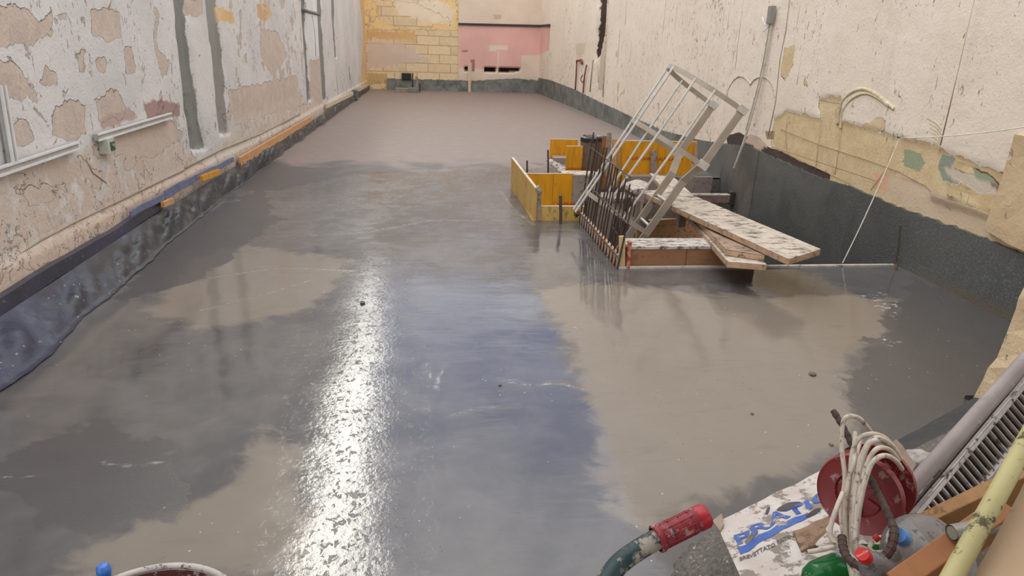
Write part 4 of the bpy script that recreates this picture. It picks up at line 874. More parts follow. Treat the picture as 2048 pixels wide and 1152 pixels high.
# conduit, strings, pin on the right wall
def rin(px, py, d): q = RW(px, py).copy(); q[0] -= d; return q
c_root = empty('wall_conduit', 'long thin pale conduit hanging loose on the right wall with a switch box on top', 'conduit', tuple(rin(1547, 45, .06)))
cpts = [rin(1548, 45, .03), rin(1538, 110, .035), rin(1525, 180, .05), rin(1508, 262, .09), rin(1497, 310, .13), rin(1490, 336, .15)]
MB().tube(spline(cpts, 5), .016, 8).build('pipe', simple('pale_conduit', lin(208, 202, 190), .5), c_root)
MB().tube(spline([p + np.array([0, .045, 0]) for p in cpts[:4]], 5), .008, 6).build('side_cable', simple('thin_cable', lin(176, 168, 156), .6), c_root)
q = rin(1550, 30, .05); MB().box((q[0] - .03, q[1] - .045, q[2] - .1), (q[0] + .03, q[1] + .045, q[2] + .1)).build('switch_box', simple('grey_box_plastic', lin(150, 148, 140), .5), c_root, bevel=.005)
MB().tube(spline([rin(1547, 47, .05), rin(1540, 50, .06), rin(1534, 40, .05), rin(1530, 34, .03)], 5), .007, 6).build('tail_wire', wh, c_root)
MB().tube(spline([rin(1546, 50, .05), rin(1541, 60, .06), rin(1536, 64, .07)], 5), .007, 6).build('tail_wire', wh, c_root)
stm = simple('white_string', lin(232, 226, 214), .7)
p0, p1, p2 = ZP(1685, 526, .01), rin(1812, 276, .06), rin(2110, 252, .15)
sag = lambda a, b, s_: [a * (1 - t) + b * t - np.array([0, 0, s_ * 4 * t * (1 - t)]) for t in np.linspace(0, 1, 14)]
so = tag(MB().tube(sag(p0, p1, .05) + sag(p1, p2, .02)[1:], .0045, 5).build('mason_string', stm), 'white string from the pit lip up to a nail and along the right wall', 'string')
tag(MB().tube([rin(1812, 276, -.01), rin(1812, 275, .08)], .006, 6).build('nail', rust), 'nail in the right wall holding the white string', 'nail')
p0 = ZP(1790, 538); p1 = YP(1801, 449, p0[1])
pn = empty('steel_pin', 'thin mud spotted steel pin at the front right corner of the pit', 'steel pin', tuple(p0))
MB().tube([p0 - np.array([0, 0, .03]), (p0 + p1) / 2 + [.005, 0, 0], p1], .008, 8).build('rod', mudrust, pn)
MB().lathe([(0, 0), (.022, .0), (.016, .04), (.01, .05), (0, .05)], 10, Matrix.Translation(p0)).build('mortar_collar', mud, pn)

# far wall bits
bp = YP(939, 180, BY - .2); bt = YP(938, 128, BY - .2)
tag(MB().beam((bp[0], BY - .2, -.02), (bt[0], BY - .2, bt[2]), .085, .05, up=(0, 1, 0)).build('wood_stake', wood_p), 'slim upright timber post in front of the pink far wall', 'stake')
fb0, fb1 = ZP(791, 184), ZP(838, 183)
far = empty('kerb_block', 'low pale block with a dark end on the far floor under the yellow wall', 'block', tuple(fb0))
mid = fb0 * .45 + fb1 * .55
MB().box((fb0[0], fb0[1] - .1, -.01), (mid[0], fb0[1] + .2, .13)).build('pale_end', woodg, far, bevel=.01)
MB().box((mid[0], fb0[1] - .12, -.01), (fb1[0], fb0[1] + .2, .15)).build('dark_end', mt_bit, far, bevel=.01)
p = ZP(834, 183); tag(MB().beam((p[0], p[1] - .2, -.02), (p[0], p[1] - .2, .5), .09, .05, up=(0, 1, 0)).build('wood_stake', woodg), 'short grey stake beside the low block at the far left', 'stake')
p = ZP(840, 183); tag(MB().tube([(p[0], p[1] - .2, -.02), (p[0], p[1] - .2, .28)], .02, 6).build('steel_pin', rust), 'thin pin right of the grey stake on the far floor', 'steel pin')
p = YP(815, 152, BY - .14); tag(MB().box((p[0] - .2, BY - .22, p[2] - .12), (p[0] + .13, BY - .08, p[2] + .1)).build('dark_junction_box', bagm, bevel=.02), 'dark lump of torn membrane over the far left strip', 'junction box')
p0 = YP(825, 158, BY - .2); p1 = YP(825, 146, BY - .2); tag(MB().tube([np.array([p0[0], p0[1], -.02]), p1], .02, 6).build('pipe_stub', rust), 'dark pipe stub beside the torn membrane lump on the far wall', 'pipe')

# ------------------------------------------------------------------ small crumbs on the slab
crumb = simple('mortar_crumb', lin(108, 100, 90), .8, bumpd=.004)
for (px, py, r0, lab) in [(1625, 749, .022, 'largest mortar crumb alone on the beige wet slab'), (725, 606, .02, 'flat mortar crumb in the bright streak on the slab'), (1662, 890, .012, 'small mortar crumb left of the cable reel on the slab'), (1000, 770, .01, 'tiny dark crumb in the blue reflection'), (1504, 828, .01, 'tiny dark crumb on the beige slab left of the bigger ones')]:
    c = ZP(px, py); b = MB().lathe([(0, -.3 * r0), (r0, 0), (r0 * .9, r0 * .35), (r0 * .4, r0 * .6), (0, r0 * .62)], 10)
    tag(b.build('mortar_crumb', crumb, disp=lambda v: mn.noise_vector(v * 60) * r0 * .3), lab, 'crumb').location = c

# ================================================================== foreground
# paper sack
sackm = simple('dusty_paper_sack', lin(200, 194, 188), .75, col2=lin(182, 170, 162), scale=9, dirt=lin(138, 124, 114), dirt_amt=.42, dirt_scale=16, bumpd=.004)
c0 = ZP(1432, 1046, .40); c1 = ZP(1672, 926, .46); c3 = ZP(1493, 1180, .47)
ux = unit(c1 - c0); LS = np.linalg.norm(c1 - c0) * 1.12; vy = c3 - c0; vy = unit(vy); WS = .52; nz = unit(np.cross(ux, vy)); nz = nz if nz[2] > 0 else -nz
def sack_pt(a, b, top=True):      # a,b in 0..1
    e = min(a, 1 - a, b * LS / WS, (1 - b)); prof = min(1, max(0, min(a * LS, (1 - a) * LS, b * WS, (1 - b) * WS) / .07)); prof = math.sqrt(max(0, 1 - (1 - prof) ** 2))
    w = .010 * mn.noise(Vector((a * 5, b * 4, 1))) + .006 * mn.noise(Vector((a * 13, b * 9, 5))) + .012 * max(0, 1 - abs(a - .33) * 14) * .5
    P_ = c0 + ux * (a * LS) + vy * (b * WS + .012 * mn.noise(Vector((a * 6, 0, 2))) * (1 - 2 * b))
    return P_ + nz * ((w + .0) * prof if top else -.075 * prof)
na, nb_ = 60, 40; vs = []; fs = []
for side in (0, 1):
    for i in range(na + 1):
        for j in range(nb_ + 1): vs.append(sack_pt(i / na, j / nb_, side == 0))
ofs = (na + 1) * (nb_ + 1)
for side in (0, 1):
    for i in range(na):
        for j in range(nb_):
            a = side * ofs + i * (nb_ + 1) + j; f = (a, a + nb_ + 1, a + nb_ + 2, a + 1); fs.append(f if side == 0 else f[::-1])
sack = empty('cement_sack', 'dusty white paper cement sack with blue lettering lying by the slab edge', 'sack', tuple(c0 + nz * -.1))
MB().add(vs, fs, True).build('paper_body', sackm, sack)
e0 = c0 - ux * .0; MB().add([c0 + vy * .0 - ux * .012 + nz * .012, c0 + ux * .03 - vy * .015 + nz * .012, c0 + ux * .02 + vy * .04 + nz * .01, c0 + vy * .06 + nz * .006,
   c0 + vy * .0 - ux * .012 + nz * .006, c0 + ux * .03 - vy * .015 + nz * .006, c0 + ux * .02 + vy * .04 + nz * .004, c0 + vy * .06 + nz * .0], [(0, 1, 2, 3), (7, 6, 5, 4), (0, 4, 5, 1), (1, 5, 6, 2), (2, 6, 7, 3), (3, 7, 4, 0)]).build('folded_corner', simple('brown_kraft_fold', lin(150, 134, 118), .8), sack)
blu = simple('blue_sack_print', lin(44, 82, 160), .6, col2=lin(66, 98, 166), scale=8, dirt=lin(160, 152, 150), dirt_amt=.3, dirt_scale=22); blk = simple('black_sack_print', lin(74, 72, 74), .7, col2=lin(110, 108, 106), scale=30)
def on_sack(px, py):
    d = ray(px, py); t = (c0 - C0) @ nz / (d @ nz); P_ = C0 + d * t - c0; q = ux @ vy; A_ = P_ @ ux; B_ = P_ @ vy; return ((A_ - q * B_) / (1 - q * q), (B_ - q * A_) / (1 - q * q))
def sack_fn(A0, ang, lift=.0018):
    ca, sa_ = math.cos(ang), math.sin(ang)
    def fn(u_, v_):
        a = A0[0] + u_ * ca + v_ * sa_; b = A0[1] + u_ * sa_ - v_ * ca
        return sack_pt(a / LS, b / WS) + nz * lift
    return fn
t0, t1 = on_sack(1473, 1092), on_sack(1612, 1022); ang = math.atan2(t1[1] - t0[1], t1[0] - t0[0])
sf_ = sack_fn(t0, ang)
text_mesh('PRATIC', .078, blu, 'blue_lettering', sack, lambda u_, v_: sf_(u_ * 1.5, v_), bold=.0022)
t2, t3 = on_sack(1476, 1100), on_sack(1612, 1052)
bw = MB(); N_ = 16; vs = []; fs = []
for i in range(N_ + 1):
    for j in range(4):
        a = np.array(t0) * (1 - i / N_) + np.array(t1) * 1.0 * (i / N_); off_ = .014 + .036 * j / 3 * (1 - .2 * i / N_); a2_ = a + np.array([-math.sin(ang), math.cos(ang)]) * off_
        vs.append(sack_pt(a2_[0] / LS, a2_[1] / WS) + nz * .0016)
for i in range(N_):
    for j in range(3): fs.append((i * 4 + j, i * 4 + j + 1, i * 4 + j + 5, i * 4 + j + 4))
bw.add(vs, fs).build('blue_band', blu, sack)
t4, t5 = on_sack(1480, 1124), on_sack(1550, 1094)
text_mesh('BREVETTATO PATENTED', .021, blk, 'small_print', sack, sack_fn(t4, math.atan2(t5[1] - t4[1], t5[0] - t4[0])), bold=.0006)
t6 = on_sack(1575, 1016)
def blob(uc, vc, ru, rv, an, mat, name):
    vs = []
    for k in range(22):
        th = 2 * math.pi * k / 22; rr_ = 1 + .18 * mn.noise(Vector((math.cos(th) * 2, math.sin(th) * 2, uc * 9))); x, y = ru * math.cos(th) * rr_, rv * math.sin(th) * rr_
        a, b = uc + x * math.cos(an) - y * math.sin(an), vc + x * math.sin(an) + y * math.cos(an); vs.append(sack_pt(a / LS, b / WS) + nz * .0022)
    MB().add(vs, [tuple(range(22))]).build(name, mat, sack)
q1_ = on_sack(1577, 1014); blob(q1_[0], q1_[1], .045, .014, ang, simple('black_logo_print', lin(78, 76, 76), .7), 'black_emblem')
q2__ = on_sack(1536, 1024); blob(q2__[0], q2__[1], .018, .008, ang - .9, simple('black_logo_print', lin(78, 76, 76), .7), 'black_emblem')
q3_ = on_sack(1627, 1030); blob(q3_[0], q3_[1], .03, .012, ang, simple('mud_spot', lin(70, 62, 58), .8), 'mud_spot')
q4_ = on_sack(1503, 1075); blob(q4_[0], q4_[1], .03, .016, ang - .5, simple('mud_spot', lin(110, 104, 104), .8), 'mud_spot')

# crumpled brown card and sand between sack and reel
card = simple('brown_cardboard', lin(150, 122, 98), .85, col2=lin(128, 102, 82), scale=12, dirt=lin(94, 82, 72), dirt_amt=.3)
def quad_sheet(name, pts4, th, mat, lab, cat, crump=.01, n=10, grp=None):
    p = [np.array(x) for x in pts4]; vs = []; fs = []; nn = unit(np.cross(p[1] - p[0], p[3] - p[0])); nn = nn if nn[2] > 0 else -nn
    for s_ in (0, 1):
        for i in range(n + 1):
            for j in range(n + 1):
                a, b = i / n, j / n; q = p[0] * (1 - a) * (1 - b) + p[1] * a * (1 - b) + p[2] * a * b + p[3] * (1 - a) * b
                vs.append(q + nn * (crump * mn.noise(Vector(q * 14)) + crump * .6 * mn.noise(Vector(q * 40)) - s_ * th))
    K = (n + 1) ** 2
    for i in range(n):
        for j in range(n): a = i * (n + 1) + j; fs += [(a, a + n + 1, a + n + 2, a + 1), (K + a, K + a + 1, K + a + n + 2, K + a + n + 1)]
    rim = [i * (n + 1) for i in range(n + 1)] + [n * (n + 1) + j for j in range(1, n + 1)] + [i * (n + 1) + n for i in range(n - 1, -1, -1)] + [j for j in range(n - 1, 0, -1)]
    for a, b in zip(rim, rim[1:] + rim[:1]): fs.append((a, b, K + b, K + a))
    return tag(MB().add(vs, fs).build(name, mat), lab, cat, grp)
quad_sheet('cardboard_piece', [ZP(1602, 1105, .49), ZP(1730, 1070, .49), ZP(1722, 1010, .50), ZP(1588, 1058, .49)], .012, card, 'crumpled brown card lying on the sack left of the reel', 'cardboard', .016)
quad_sheet('cardboard_piece', [DP(1792, 878, 2.3), DP(1832, 930, 2.25), DP(1808, 968, 2.18), DP(1760, 905, 2.2)], .02, simple('dusty_cardboard', lin(146, 128, 112), .85), 'dusty card flap sticking up behind the red reel', 'cardboard', .006)
glove = simple('pale_crumpled_paper', lin(176, 170, 164), .8, col2=lin(150, 144, 138), scale=20)
for i, (px, py, r0, lab) in enumerate([(1848, 925, .045, 'crumpled pale paper ball between reel and grey pipe, upper one'), (1836, 1000, .06, 'crumpled pale paper between the reel and the drain grating'), (1690, 945, .04, 'scrap of white paper just left of the red reel')]):
    cc = DP(px, py, 2.38); ic = bmesh.new(); bmesh.ops.create_icosphere(ic, subdivisions=4, radius=r0)
    for v_ in ic.verts:
        v_.co *= 1 + .35 * mn.noise(v_.co * 28) + .15 * mn.noise(v_.co * 70); v_.co.z *= .7; v_.co += Vector(cc)
    me = bpy.data.meshes.new('crumpled_paper'); ic.to_mesh(me); ic.free(); me.materials.append(glove); tag(link('crumpled_paper', me), lab, 'paper')
# plank heap / rubble base under the junk
heap = MB(); heap_o = [DP(1690, 1200, 2.15), DP(1960, 1010, 2.5)]
# --- red cable reel
redp = simple('dusty_red_plastic', lin(132, 40, 42), .42, col2=lin(116, 32, 36), scale=8, dirt=lin(168, 130, 126), dirt_amt=.22, dirt_scale=26, bumpd=.001)
rc1 = DP(1719, 988, 2.0); rc2 = DP(1762, 979, 2.0 + .085); axr = unit(rc2 - rc1)
# axis: measured tilt of the flange
sc_ = unit(R @ np.array([.70, -.09, .70])); 
reel = empty('cable_reel', 'round dusty red plastic cable reel standing on edge behind the white cable', 'cable reel', tuple(rc1 - np.array([0, 0, .12])))
Mr = Matrix.Translation(rc1) @ Vector(sc_).to_track_quat('Z', 'Y').to_matrix().to_4x4()
RR = .103
MB().lathe([(0, .0), (RR * .52, .002), (RR * .56, -.006), (RR * .9, -.008), (RR * .97, -.012), (RR, -.004), (RR, .006), (RR * .9, .006), (0, .01)], 56, Mr).build('front_flange', redp, reel)
MB().lathe([(RR * .45, .01), (RR * .45, .10)], 40, Mr).build('drum_core', simple('dark_reel_core', lin(70, 28, 30), .6), reel)
MB().lathe([(0, .092), (RR * .9, .092), (RR, .088), (RR, .100), (RR * .9, .104), (0, .104)], 56, Mr).build('back_flange', redp, reel)
for k in range(6):
    an = k * math.pi / 3 + .3; d2 = Mr.to_3x3() @ Vector((math.cos(an), math.sin(an), 0)); a_p = Vector(rc1) + d2 * RR * .2 - Vector(sc_) * .004; b_p = Vector(rc1) + d2 * RR * .5 - Vector(sc_) * .004
    MB().beam(a_p, b_p, .012, .006, up=sc_).build('rib', redp, reel)
# --- hank of white cable
cab = simple('white_cable_dusty', lin(206, 196, 182), .5, col2=lin(180, 166, 150), scale=25, dirt=lin(120, 104, 92), dirt_amt=.15, dirt_scale=60)
hank = empty('white_cable_hank', 'hank of dusty white cable looped tall over the red reel', 'cable', tuple(DP(1705, 1130, 1.85)))
def cable(pts, r=.0056, d0=1.84, mat=cab, name='cable_loop', par=hank, n=8):
    P_ = [DP(p[0], p[1], d0 + (p[2] if len(p) > 2 else 0)) for p in pts]; MB().tube(spline(P_, n), r, 10).build(name, mat, par)
cable([(1745, 868, .12), (1720, 838, .06), (1696, 833, 0), (1685, 850), (1684, 900), (1690, 960), (1682, 1020), (1690, 1090), (1702, 1145, .02), (1712, 1200, .05)])
cable([(1795, 905, .14), (1775, 880, .08), (1750, 868), (1722, 874), (1706, 900), (1700, 950), (1694, 1010), (1692, 1060), (1700, 1120), (1715, 1170, .03)])
cable([(1800, 918, .16), (1785, 893, .08), (1760, 876), (1740, 882), (1722, 915), (1712, 960), (1704, 1020), (1703, 1080), (1708, 1150), (1716, 1200, .04)], d0=1.83)
cable([(1790, 912, .15), (1772, 886, .08), (1752, 880), (1734, 895), (1720, 940), (1710, 1000), (1706, 1060), (1712, 1130), (1720, 1190)], d0=1.82)
cable([(1796, 920, .15), (1780, 900, .08), (1757, 896), (1740, 915), (1728, 950), (1716, 1010), (1711, 1070), (1714, 1140), (1722, 1200)], d0=1.81)
cable([(1804, 938, .14), (1790, 920, .05), (1768, 911, -.02), (1745, 925, -.03), (1731, 960, -.03), (1720, 1010, -.02), (1714, 1060), (1712, 1120), (1718, 1190)], d0=1.82)
cable([(1710, 865, .05), (1709, 900, .02), (1708, 925), (1697, 960), (1690, 1020), (1693, 1080), (1704, 1140), (1712, 1190)], d0=1.83)
cable([(1722, 876, .1), (1714, 905, .06), (1708, 960, .03), (1700, 1010, .02), (1698, 1070, .02), (1704, 1140, .02)], d0=1.85)
cable([(1686, 985, .02), (1672, 1020), (1661, 1055), (1664, 1078), (1688, 1100), (1712, 1122), (1724, 1133, -.02)], d0=1.79)
cable([(1700, 1075, .05), (1680, 1088, .02), (1650, 1098), (1616, 1104)], d0=1.86, name='cable_tail')
# --- rusty ribbed bar bent through the reel
def ribbed(pts, r, rib, name, mat, par):
    P_ = spline(pts, 40); L = np.cumsum([0] + [np.linalg.norm(P_[i + 1] - P_[i]) for i in range(len(P_) - 1)]); rr_ = [r * (1 + (.14 if int(l / rib) % 2 else 0)) for l in L]
    MB().tube(P_, rr_, 8).build(name, mat, par)
reb = empty('bent_rebar', 'rusty ribbed bar pointing up out of the cable hank and hooking round below the reel', 'rebar', tuple(DP(1740, 1130, 1.8)))
ribbed([DP(1666, 821, 1.95), DP(1684, 850, 1.94), DP(1703, 888, 1.93), DP(1722, 930, 1.9), DP(1745, 965, 1.86), DP(1768, 1010, 1.8), DP(1784, 1045, 1.78)], .0072, .009, 'bar', rust, reb)
ribbed([DP(1784, 1045, 1.78), DP(1788, 1070, 1.76), DP(1778, 1103, 1.75), DP(1752, 1124, 1.74), DP(1722, 1132, 1.74), DP(1697, 1118, 1.75), DP(1687, 1098, 1.77), DP(1684, 1075, 1.8)], .0088, .008, 'hooked_end', simple('brown_rust_hook', lin(82, 62, 52), .75, col2=lin(60, 44, 38), scale=40), reb)
# --- small red handled knife
kn = empty('utility_tool', 'small hand tool with red handle tip under the reel', 'tool', tuple(DP(1755, 1075, 1.9)))
MB().tube([DP(1748, 1080, 1.88), DP(1758, 1072, 1.88)], .008, 10).build('handle_tip', simple('bright_red_plastic', lin(206, 62, 36), .45), kn, bevel=.001)
MB().tube(spline([DP(1745, 1084, 1.88), DP(1739, 1096, 1.87), (DP(1748, 1104, 1.87)), DP(1768, 1104, 1.88)], 6), .005, 8).build('hook', cab, kn)
MB().add([DP(1779, 1055, 1.74), DP(1774, 1085, 1.75), DP(1771, 1082, 1.76), DP(1779, 1055, 1.745), DP(1774, 1085, 1.755), DP(1772, 1070, 1.75)], [(0, 1, 2), (3, 5, 4), (0, 3, 4, 1)]).build('blade', galv, kn)

# --- big water bottle
clear = simple('clear_dusty_plastic', lin(214, 214, 216), .18, col2=lin(190, 188, 188), scale=18, trans=.72, ior=1.12, dirt=lin(176, 168, 160), dirt_amt=.2, dirt_scale=30, bumpd=.003)
def bottle(name, lab, cap_px, body_px, dcap, dbody, rbody, rcap, mcap, mbody, L=None, neck=.02, shoulder=.35, prof=None):
    a = DP(cap_px[0], cap_px[1], dcap); b = DP(body_px[0], body_px[1], dbody); ax_ = unit(b - a); Lb_ = np.linalg.norm(b - a)
    root = empty(name, lab, 'bottle', tuple(b - np.array([0, 0, rbody])))
    M = Matrix.Translation(a) @ Vector(ax_).to_track_quat('Z', 'Y').to_matrix().to_4x4()
    prof = prof or [(rcap * .85, .0), (rcap * .85, neck), (rcap * 1.1, neck + .01), (rbody * .55, Lb_ * .2), (rbody * .85, Lb_ * .36), (rbody, Lb_ * .5), (rbody, Lb_ * .62), (rbody * .95, Lb_ * .66), (rbody, Lb_ * .7), (rbody, Lb_ * .95), (rbody * .8, Lb_), (0, Lb_)]
    MB().lathe(prof, 36, M).build('body', mbody, root)
    cp = []
    for z_ in (-.012, .01): cp.append((rcap, z_))
    MB().lathe([(0, -.016), (rcap * .9, -.016), (rcap, -.012), (rcap, .012), (rcap * .86, .012)], 28, M).build('cap', mcap, root)
    return root, M, ax_
bluecap = simple('light_blue_cap', lin(92, 140, 206), .45)
bottle('water_bottle', 'large clear dusty plastic bottle with a light blue cap lying below the reel', (1802, 1074), (1872, 1128), 1.80, 2.0, .085, .0175, bluecap, clear)
redcap = simple('red_bottle_cap', lin(206, 28, 26), .4)
rt, Mc, axc = bottle('soda_bottle', 'clear soda bottle with a round red cap and a torn red label', (1728, 1112), (1778, 1165), 1.66, 1.86, .036, .0145, redcap, clear)
capn = -np.array(axc); vup = unit(np.array([0, 0, 1.]) - capn * capn[2]); vr = np.cross(vup, capn)
vr = vr if vr @ (R @ np.array([1, 0, 0])) > 0 else -vr
cc0 = np.array(Mc.translation) + capn * .0168; rr2 = vr * math.cos(1.1) + vup * math.sin(1.1); uu2 = -vr * math.sin(1.1) + vup * math.cos(1.1)
text_mesh('Coca-Cola', .0058, simple('white_print', lin(236, 230, 226), .5), 'cap_print', rt, lambda u_, v_: cc0 + rr2 * (u_ - .0115) + uu2 * (v_ - .002))
lb = simple('red_label_film', lin(196, 30, 50), .4, col2=lin(150, 20, 36), scale=20, bumpd=.004)
Mi = Mc
b_ = MB(); Lb2 = .2
b_.lathe([(.0365, .15), (.0372, .165), (.0372, .2), (.0366, .215)], 30, Mc); b_.build('torn_label', lb, rt)
grn = simple('green_bottle_plastic', lin(34, 120, 58), .15, col2=lin(26, 96, 46), scale=20, trans=.25, ior=1.3, dirt=lin(150, 176, 150), dirt_amt=.1, dirt_scale=16)
gb = empty('green_bottle', 'green plastic bottle lying on its side at the bottom edge with silver grey label', 'bottle', tuple(DP(1650, 1160, 1.85)))
ga, gb_ = DP(1622, 1162, 1.86), DP(1760, 1118, 1.98); gax = unit(gb_ - ga); Mg = Matrix.Translation(ga) @ Vector(gax).to_track_quat('Z', 'Y').to_matrix().to_4x4()
MB().lathe([(0, -.015), (.018, -.013), (.032, .0), (.040, .02), (.043, .05), (.043, .085)], 32, Mg).build('base', grn, gb)
MB().lathe([(.0435, .08), (.044, .09), (.044, .15), (.0435, .16)], 32, Mg).build('label', simple('silver_grey_label', lin(170, 172, 172), .4, col2=lin(96, 98, 100), scale=30, amt=.3, bumpd=.003), gb)
MB().lathe([(.043, .155), (.043, .17), (.03, .22), (.014, .25), (.014, .27), (0, .27)], 32, Mg).build('neck', grn, gb)

# --- drain grating
steel = simple('galvanised_steel', lin(158, 150, 146), .35, metal=.55, col2=lin(132, 124, 120), scale=14, dirt=lin(96, 84, 78), dirt_amt=.2, dirt_scale=26, bumpd=.002)
brn = simple('dark_channel_side', lin(70, 58, 54), .6)
g0 = DP(1818, 1034, 2.22); g1 = DP(2075, 727, 2.62); ga_ = unit(g1 - g0); GL = 1.25
gw_t = DP(1850, 1084, 2.25); gwv = gw_t - g0; gwv = unit(gwv - ga_ * gwv.dot(ga_)); gn_ = np.cross(ga_, gwv); gn_ = gn_ if gn_ @ (C0 - g0) > 0 else -gn_
GW = .098
grt = empty('drain_grating', 'long ribbed metal drain grating leaning between grey pipe and timber', 'drain grating', tuple(g0))
MB().beam(g0 + gwv * .007, g0 + gwv * .007 + ga_ * GL, .016, .02, up=gn_).beam(g0 + gwv * (GW - .007), g0 + gwv * (GW - .007) + ga_ * GL, .016, .02, up=gn_).build('edge_rail', steel, grt, bevel=.003)
nbr = int(GL / .0245)
for k in range(min(nbr, 60)):
    pp = g0 + ga_ * (.012 + k * .0245)
    MB().tube([pp + gwv * .008 + gn_ * .003, pp + gwv * (GW - .008) + gn_ * .005], .0072, 8).build('cross_rib', steel, grt)
MB().beam(g0 + gwv * GW * .5 - gn_ * .03, g0 + gwv * GW * .5 - gn_ * .03 + ga_ * GL, GW * .9, .01, up=gn_).build('channel_bed', brn, grt)
MB().beam(g0 + gwv * (GW + .003) - gn_ * .035, g0 + gwv * (GW + .003) - gn_ * .035 + ga_ * GL, .008, .065, up=gn_).build('channel_side', brn, grt)
# --- grey plastic pipe
ppipe = simple('dusty_grey_pipe', lin(158, 146, 142), .5, col2=lin(140, 128, 124), scale=8, stretch=(1, 1, 1), dirt=lin(176, 164, 154), dirt_amt=.15, dirt_scale=20)
a = DP(1790, 1011, 2.2); b = DP(2125, 640, 2.5)
pr_ = empty('grey_pipe', 'long smooth grey plastic pipe leaning above the drain grating', 'pipe', tuple(a))
MB().tube([a, b], .0215, 24, cap=False).build('tube', ppipe, pr_)
MB().tube([a + (b - a) * .001, b], .0175, 24).build('bore', brn, pr_)
# --- orange timbers
ot = simple('orange_timber', lin(164, 120, 70), .6, col2=lin(146, 104, 58), scale=3, grain=(3, (9, 2, 14)), dirt=lin(120, 92, 70), dirt_amt=.12)
ot2 = simple('deep_orange_timber', lin(158, 100, 42), .55, col2=lin(132, 78, 30), scale=3, grain=(3, (9, 2, 14)))
def timber(pa_, pb_, w, h, mat, lab, upv=None):
    a, b = np.array(pa_), np.array(pb_); return tag(MB().beam(a, b, w, h, up=upv if upv is not None else (0, 0, 1)).build('timber_beam', mat, bevel=.003), lab, 'timber')
timber(DP(1835, 1066, 1.98), DP(2060, 960, 1.98), .035, .07, ot, 'orange sawn timber lying across the foot of the drain grating', upv=R @ np.array([.15, -1, -.5]))
timber(DP(1790, 1180, 1.72), DP(2010, 1025, 1.82), .045, .075, ot2, 'darker orange timber below the galvanised tube stub', upv=R @ np.array([.3, -1, -.5]))
a = DP(1903, 1066, 1.72); b = DP(2010, 1045, 1.80)
gt = empty('scaffold_tube', 'short end of galvanised scaffold tube poking out between the orange timbers', 'tube', tuple(a))
MB().tube([a, b], .0165, 24, cap=False).build('tube_wall', simple('dull_zinc', lin(146, 140, 132), .45, metal=.4), gt); MB().tube([a + (b - a) * .01, b], .0135, 20).build('bore', simple('zinc_end', lin(150, 142, 130), .6), gt)
# --- yellow painted rail and board
yr = simple('chipped_yellow_paint', lin(182, 172, 118), .55, col2=lin(168, 158, 108), scale=6, dirt=lin(84, 74, 58), dirt_amt=.25, dirt_scale=26, bumpd=.002)
a = DP(1885, 1190, 1.15); b = DP(2110, 778, 1.45)
tag(MB().tube([a, a * .5 + b * .5, b], .0135, 20).build('yellow_rail', yr), 'pale yellow painted rail with dark chips slanting across the bottom right corner', 'rail')
bd = simple('sandy_board', lin(176, 150, 120), .75, col2=lin(160, 134, 106), scale=3, dirt=lin(140, 112, 86), dirt_amt=.12, dirt_scale=8)
bp_ = [DP(1915, 1215, 1.17), DP(2135, 800, 1.5), DP(2300, 1000, 1.42), DP(2200, 1300, 1.1)]
quad_sheet('sand_coloured_board', bp_, .02, bd, 'sand coloured board filling the bottom right corner beside the yellow rail', 'board', .003, 14)
# --- handle with red grip
hn = empty('machine_handle', 'mortar splashed dark green tubular handle with a ribbed red rubber grip', 'handle', tuple(DP(1205, 1165, 1.1)))
hgreen = simple('mortar_splashed_green_paint', lin(38, 66, 68), .5, col2=lin(30, 50, 54), scale=8, dirt=lin(160, 152, 140), dirt_amt=.55, dirt_scale=26, bumpd=.004)
hp = spline([DP(1150, 1340, 1.05), DP(1185, 1215, 1.06), DP(1228, 1140, 1.08), DP(1270, 1104, 1.09), DP(1318, 1076, 1.10), DP(1345, 1064, 1.105)], 8)
MB().tube(hp, .0148, 20).build('tube', hgreen, hn)
ga0, ga1 = DP(1316, 1077, 1.10), DP(1412, 1030, 1.13); Lg = np.linalg.norm(ga1 - ga0)
Mg2 = Matrix.Translation(ga0) @ Vector(unit(ga1 - ga0)).to_track_quat('Z', 'Y').to_matrix().to_4x4()
gpf = [(.0175, -.004), (.0205, -.003), (.0205, .003), (.0175, .005)]
zz = .006
while zz < Lg * .72:
    gpf += [(.0178, zz), (.0178, zz + .013), (.0168, zz + .014), (.0168, zz + .0155)]; zz += .017
gpf += [(.0178, Lg * .74), (.0185, Lg * .76), (.0185, Lg * .97), (.0165, Lg), (0, Lg)]
red_g = simple('dusty_red_rubber', lin(138, 36, 46), .55, col2=lin(120, 28, 38), scale=6, dirt=lin(176, 130, 128), dirt_amt=.35, dirt_scale=70, bumpd=.001)
grip = MB().lathe(gpf, 32, Mg2).build('rubber_grip', red_g, hn)
MB().lathe([(.0187, Lg * .8), (.0187, Lg * .955), (.0168, Lg + .0005), (0, Lg + .001)], 32, Mg2).build('clean_red_end', simple('clean_red_rubber', lin(178, 26, 40), .4), grip)
for k in range(10):
    an = k * math.pi / 5; d2 = Mg2.to_3x3() @ Vector((math.cos(an) * .0178, math.sin(an) * .0178, 0)); MB().tube([Vector(ga0) + d2 + Vector(unit(ga1 - ga0)) * .006, Vector(ga0) + d2 + Vector(unit(ga1 - ga0)) * Lg * .72], .0009, 6).build('grip_ridge', red_g, grip)

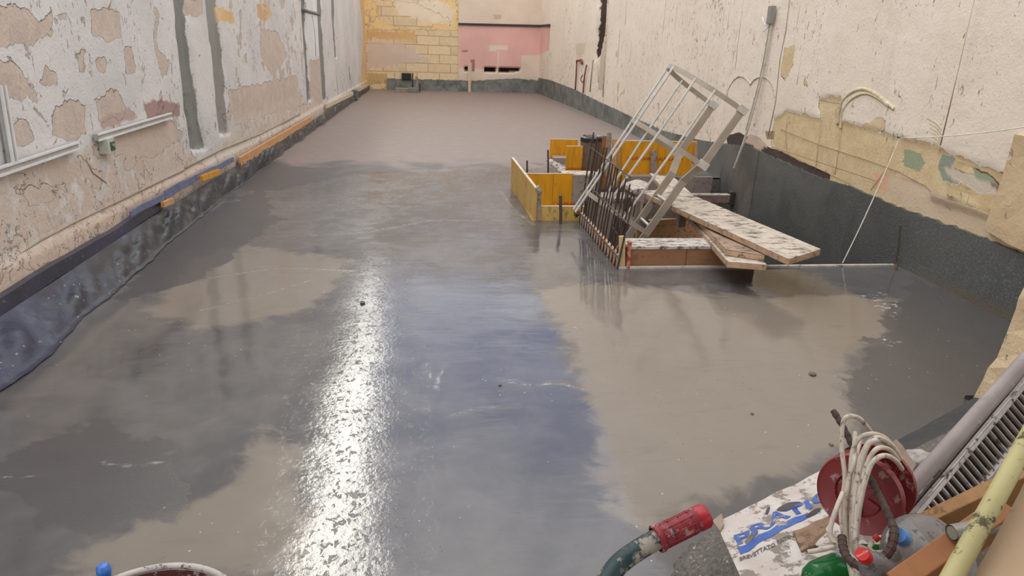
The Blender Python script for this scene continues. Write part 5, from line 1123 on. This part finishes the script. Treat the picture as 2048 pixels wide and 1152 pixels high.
# --- mortar tub at the lower left
tc = ZP(275, 1270, .33); zr = .33; rt_ = np.linalg.norm((ZP(275, 1143, zr) - tc)[:2])
tub = empty('mortar_tub', 'round mortar tub with a dusty white rim just in frame at lower left', 'tub', (tc[0], tc[1], 0))
tubm = simple('tub_rubber', lin(96, 40, 38), .6, col2=lin(70, 36, 34), dirt=lin(190, 180, 172), dirt_amt=.3)
TT = Matrix.Translation((tc[0], tc[1], 0))
MB().lathe([(0, .0), (rt_ * .78, .0), (rt_ * .98, zr - .01), (rt_ * .95, zr - .01), (rt_ * .76, .02), (0, .02)], 64, TT).build('bowl', tubm, tub)
MB().tube([Vector((tc[0], tc[1], zr)) + Vector((math.cos(t) * rt_, math.sin(t) * rt_, 0)) for t in np.linspace(0, 2 * math.pi, 72, endpoint=False)], .009, 10, closed=True).build('rim', simple('dusty_white_rim', lin(196, 190, 184), .6, dirt=lin(120, 60, 56), dirt_amt=.2, dirt_scale=30), tub)
MB().lathe([(0, 0), (rt_ * .85, .0), (0, .03)], 40, Matrix.Translation((tc[0], tc[1], .14))).build('mortar_fill', mud, tub)
q = ZP(203, 1146, .33); bo = MB().lathe([(0, .022), (.012, .02), (.018, .012), (.019, 0), (.017, -.02)], 20, Matrix.Translation(q + np.array([0, .012, -.004]))).build('blue_clip', simple('bright_blue_plastic', lin(66, 122, 206), .4), tub)
# heap of earth carrying the foreground things
hb_ = MB(); pts_ = [(1.1, 1.3), (2.3, 1.2), (2.3, 1.85), (1.75, 2.1), (1.25, 1.9)]
def hh(P):
    d = sdist(P, pts_); t = np.clip(d / .3, 0, 1); return .26 + .16 * t * t * (3 - 2 * t) + .012 * fnoise(P, 11, 8)
me, uv = grid_mesh('rubble_heap', np.arange(1.0, 2.85, .03), np.arange(1.1, 2.5, .03), lambda uv: np.stack([uv[:, 0], uv[:, 1], hh(uv)], 1), lambda c: sdist(c, pts_) > 0)
me.materials.append(simple('brown_rubble', lin(104, 92, 82), .9, col2=lin(76, 66, 60), scale=14, dirt=lin(150, 138, 124), dirt_amt=.2, dirt_scale=30, bumpd=.01)); tag(link('rubble_heap', me), 'low brown rubble heap under the sack, reel and bottles', 'rubble', kind='stuff')
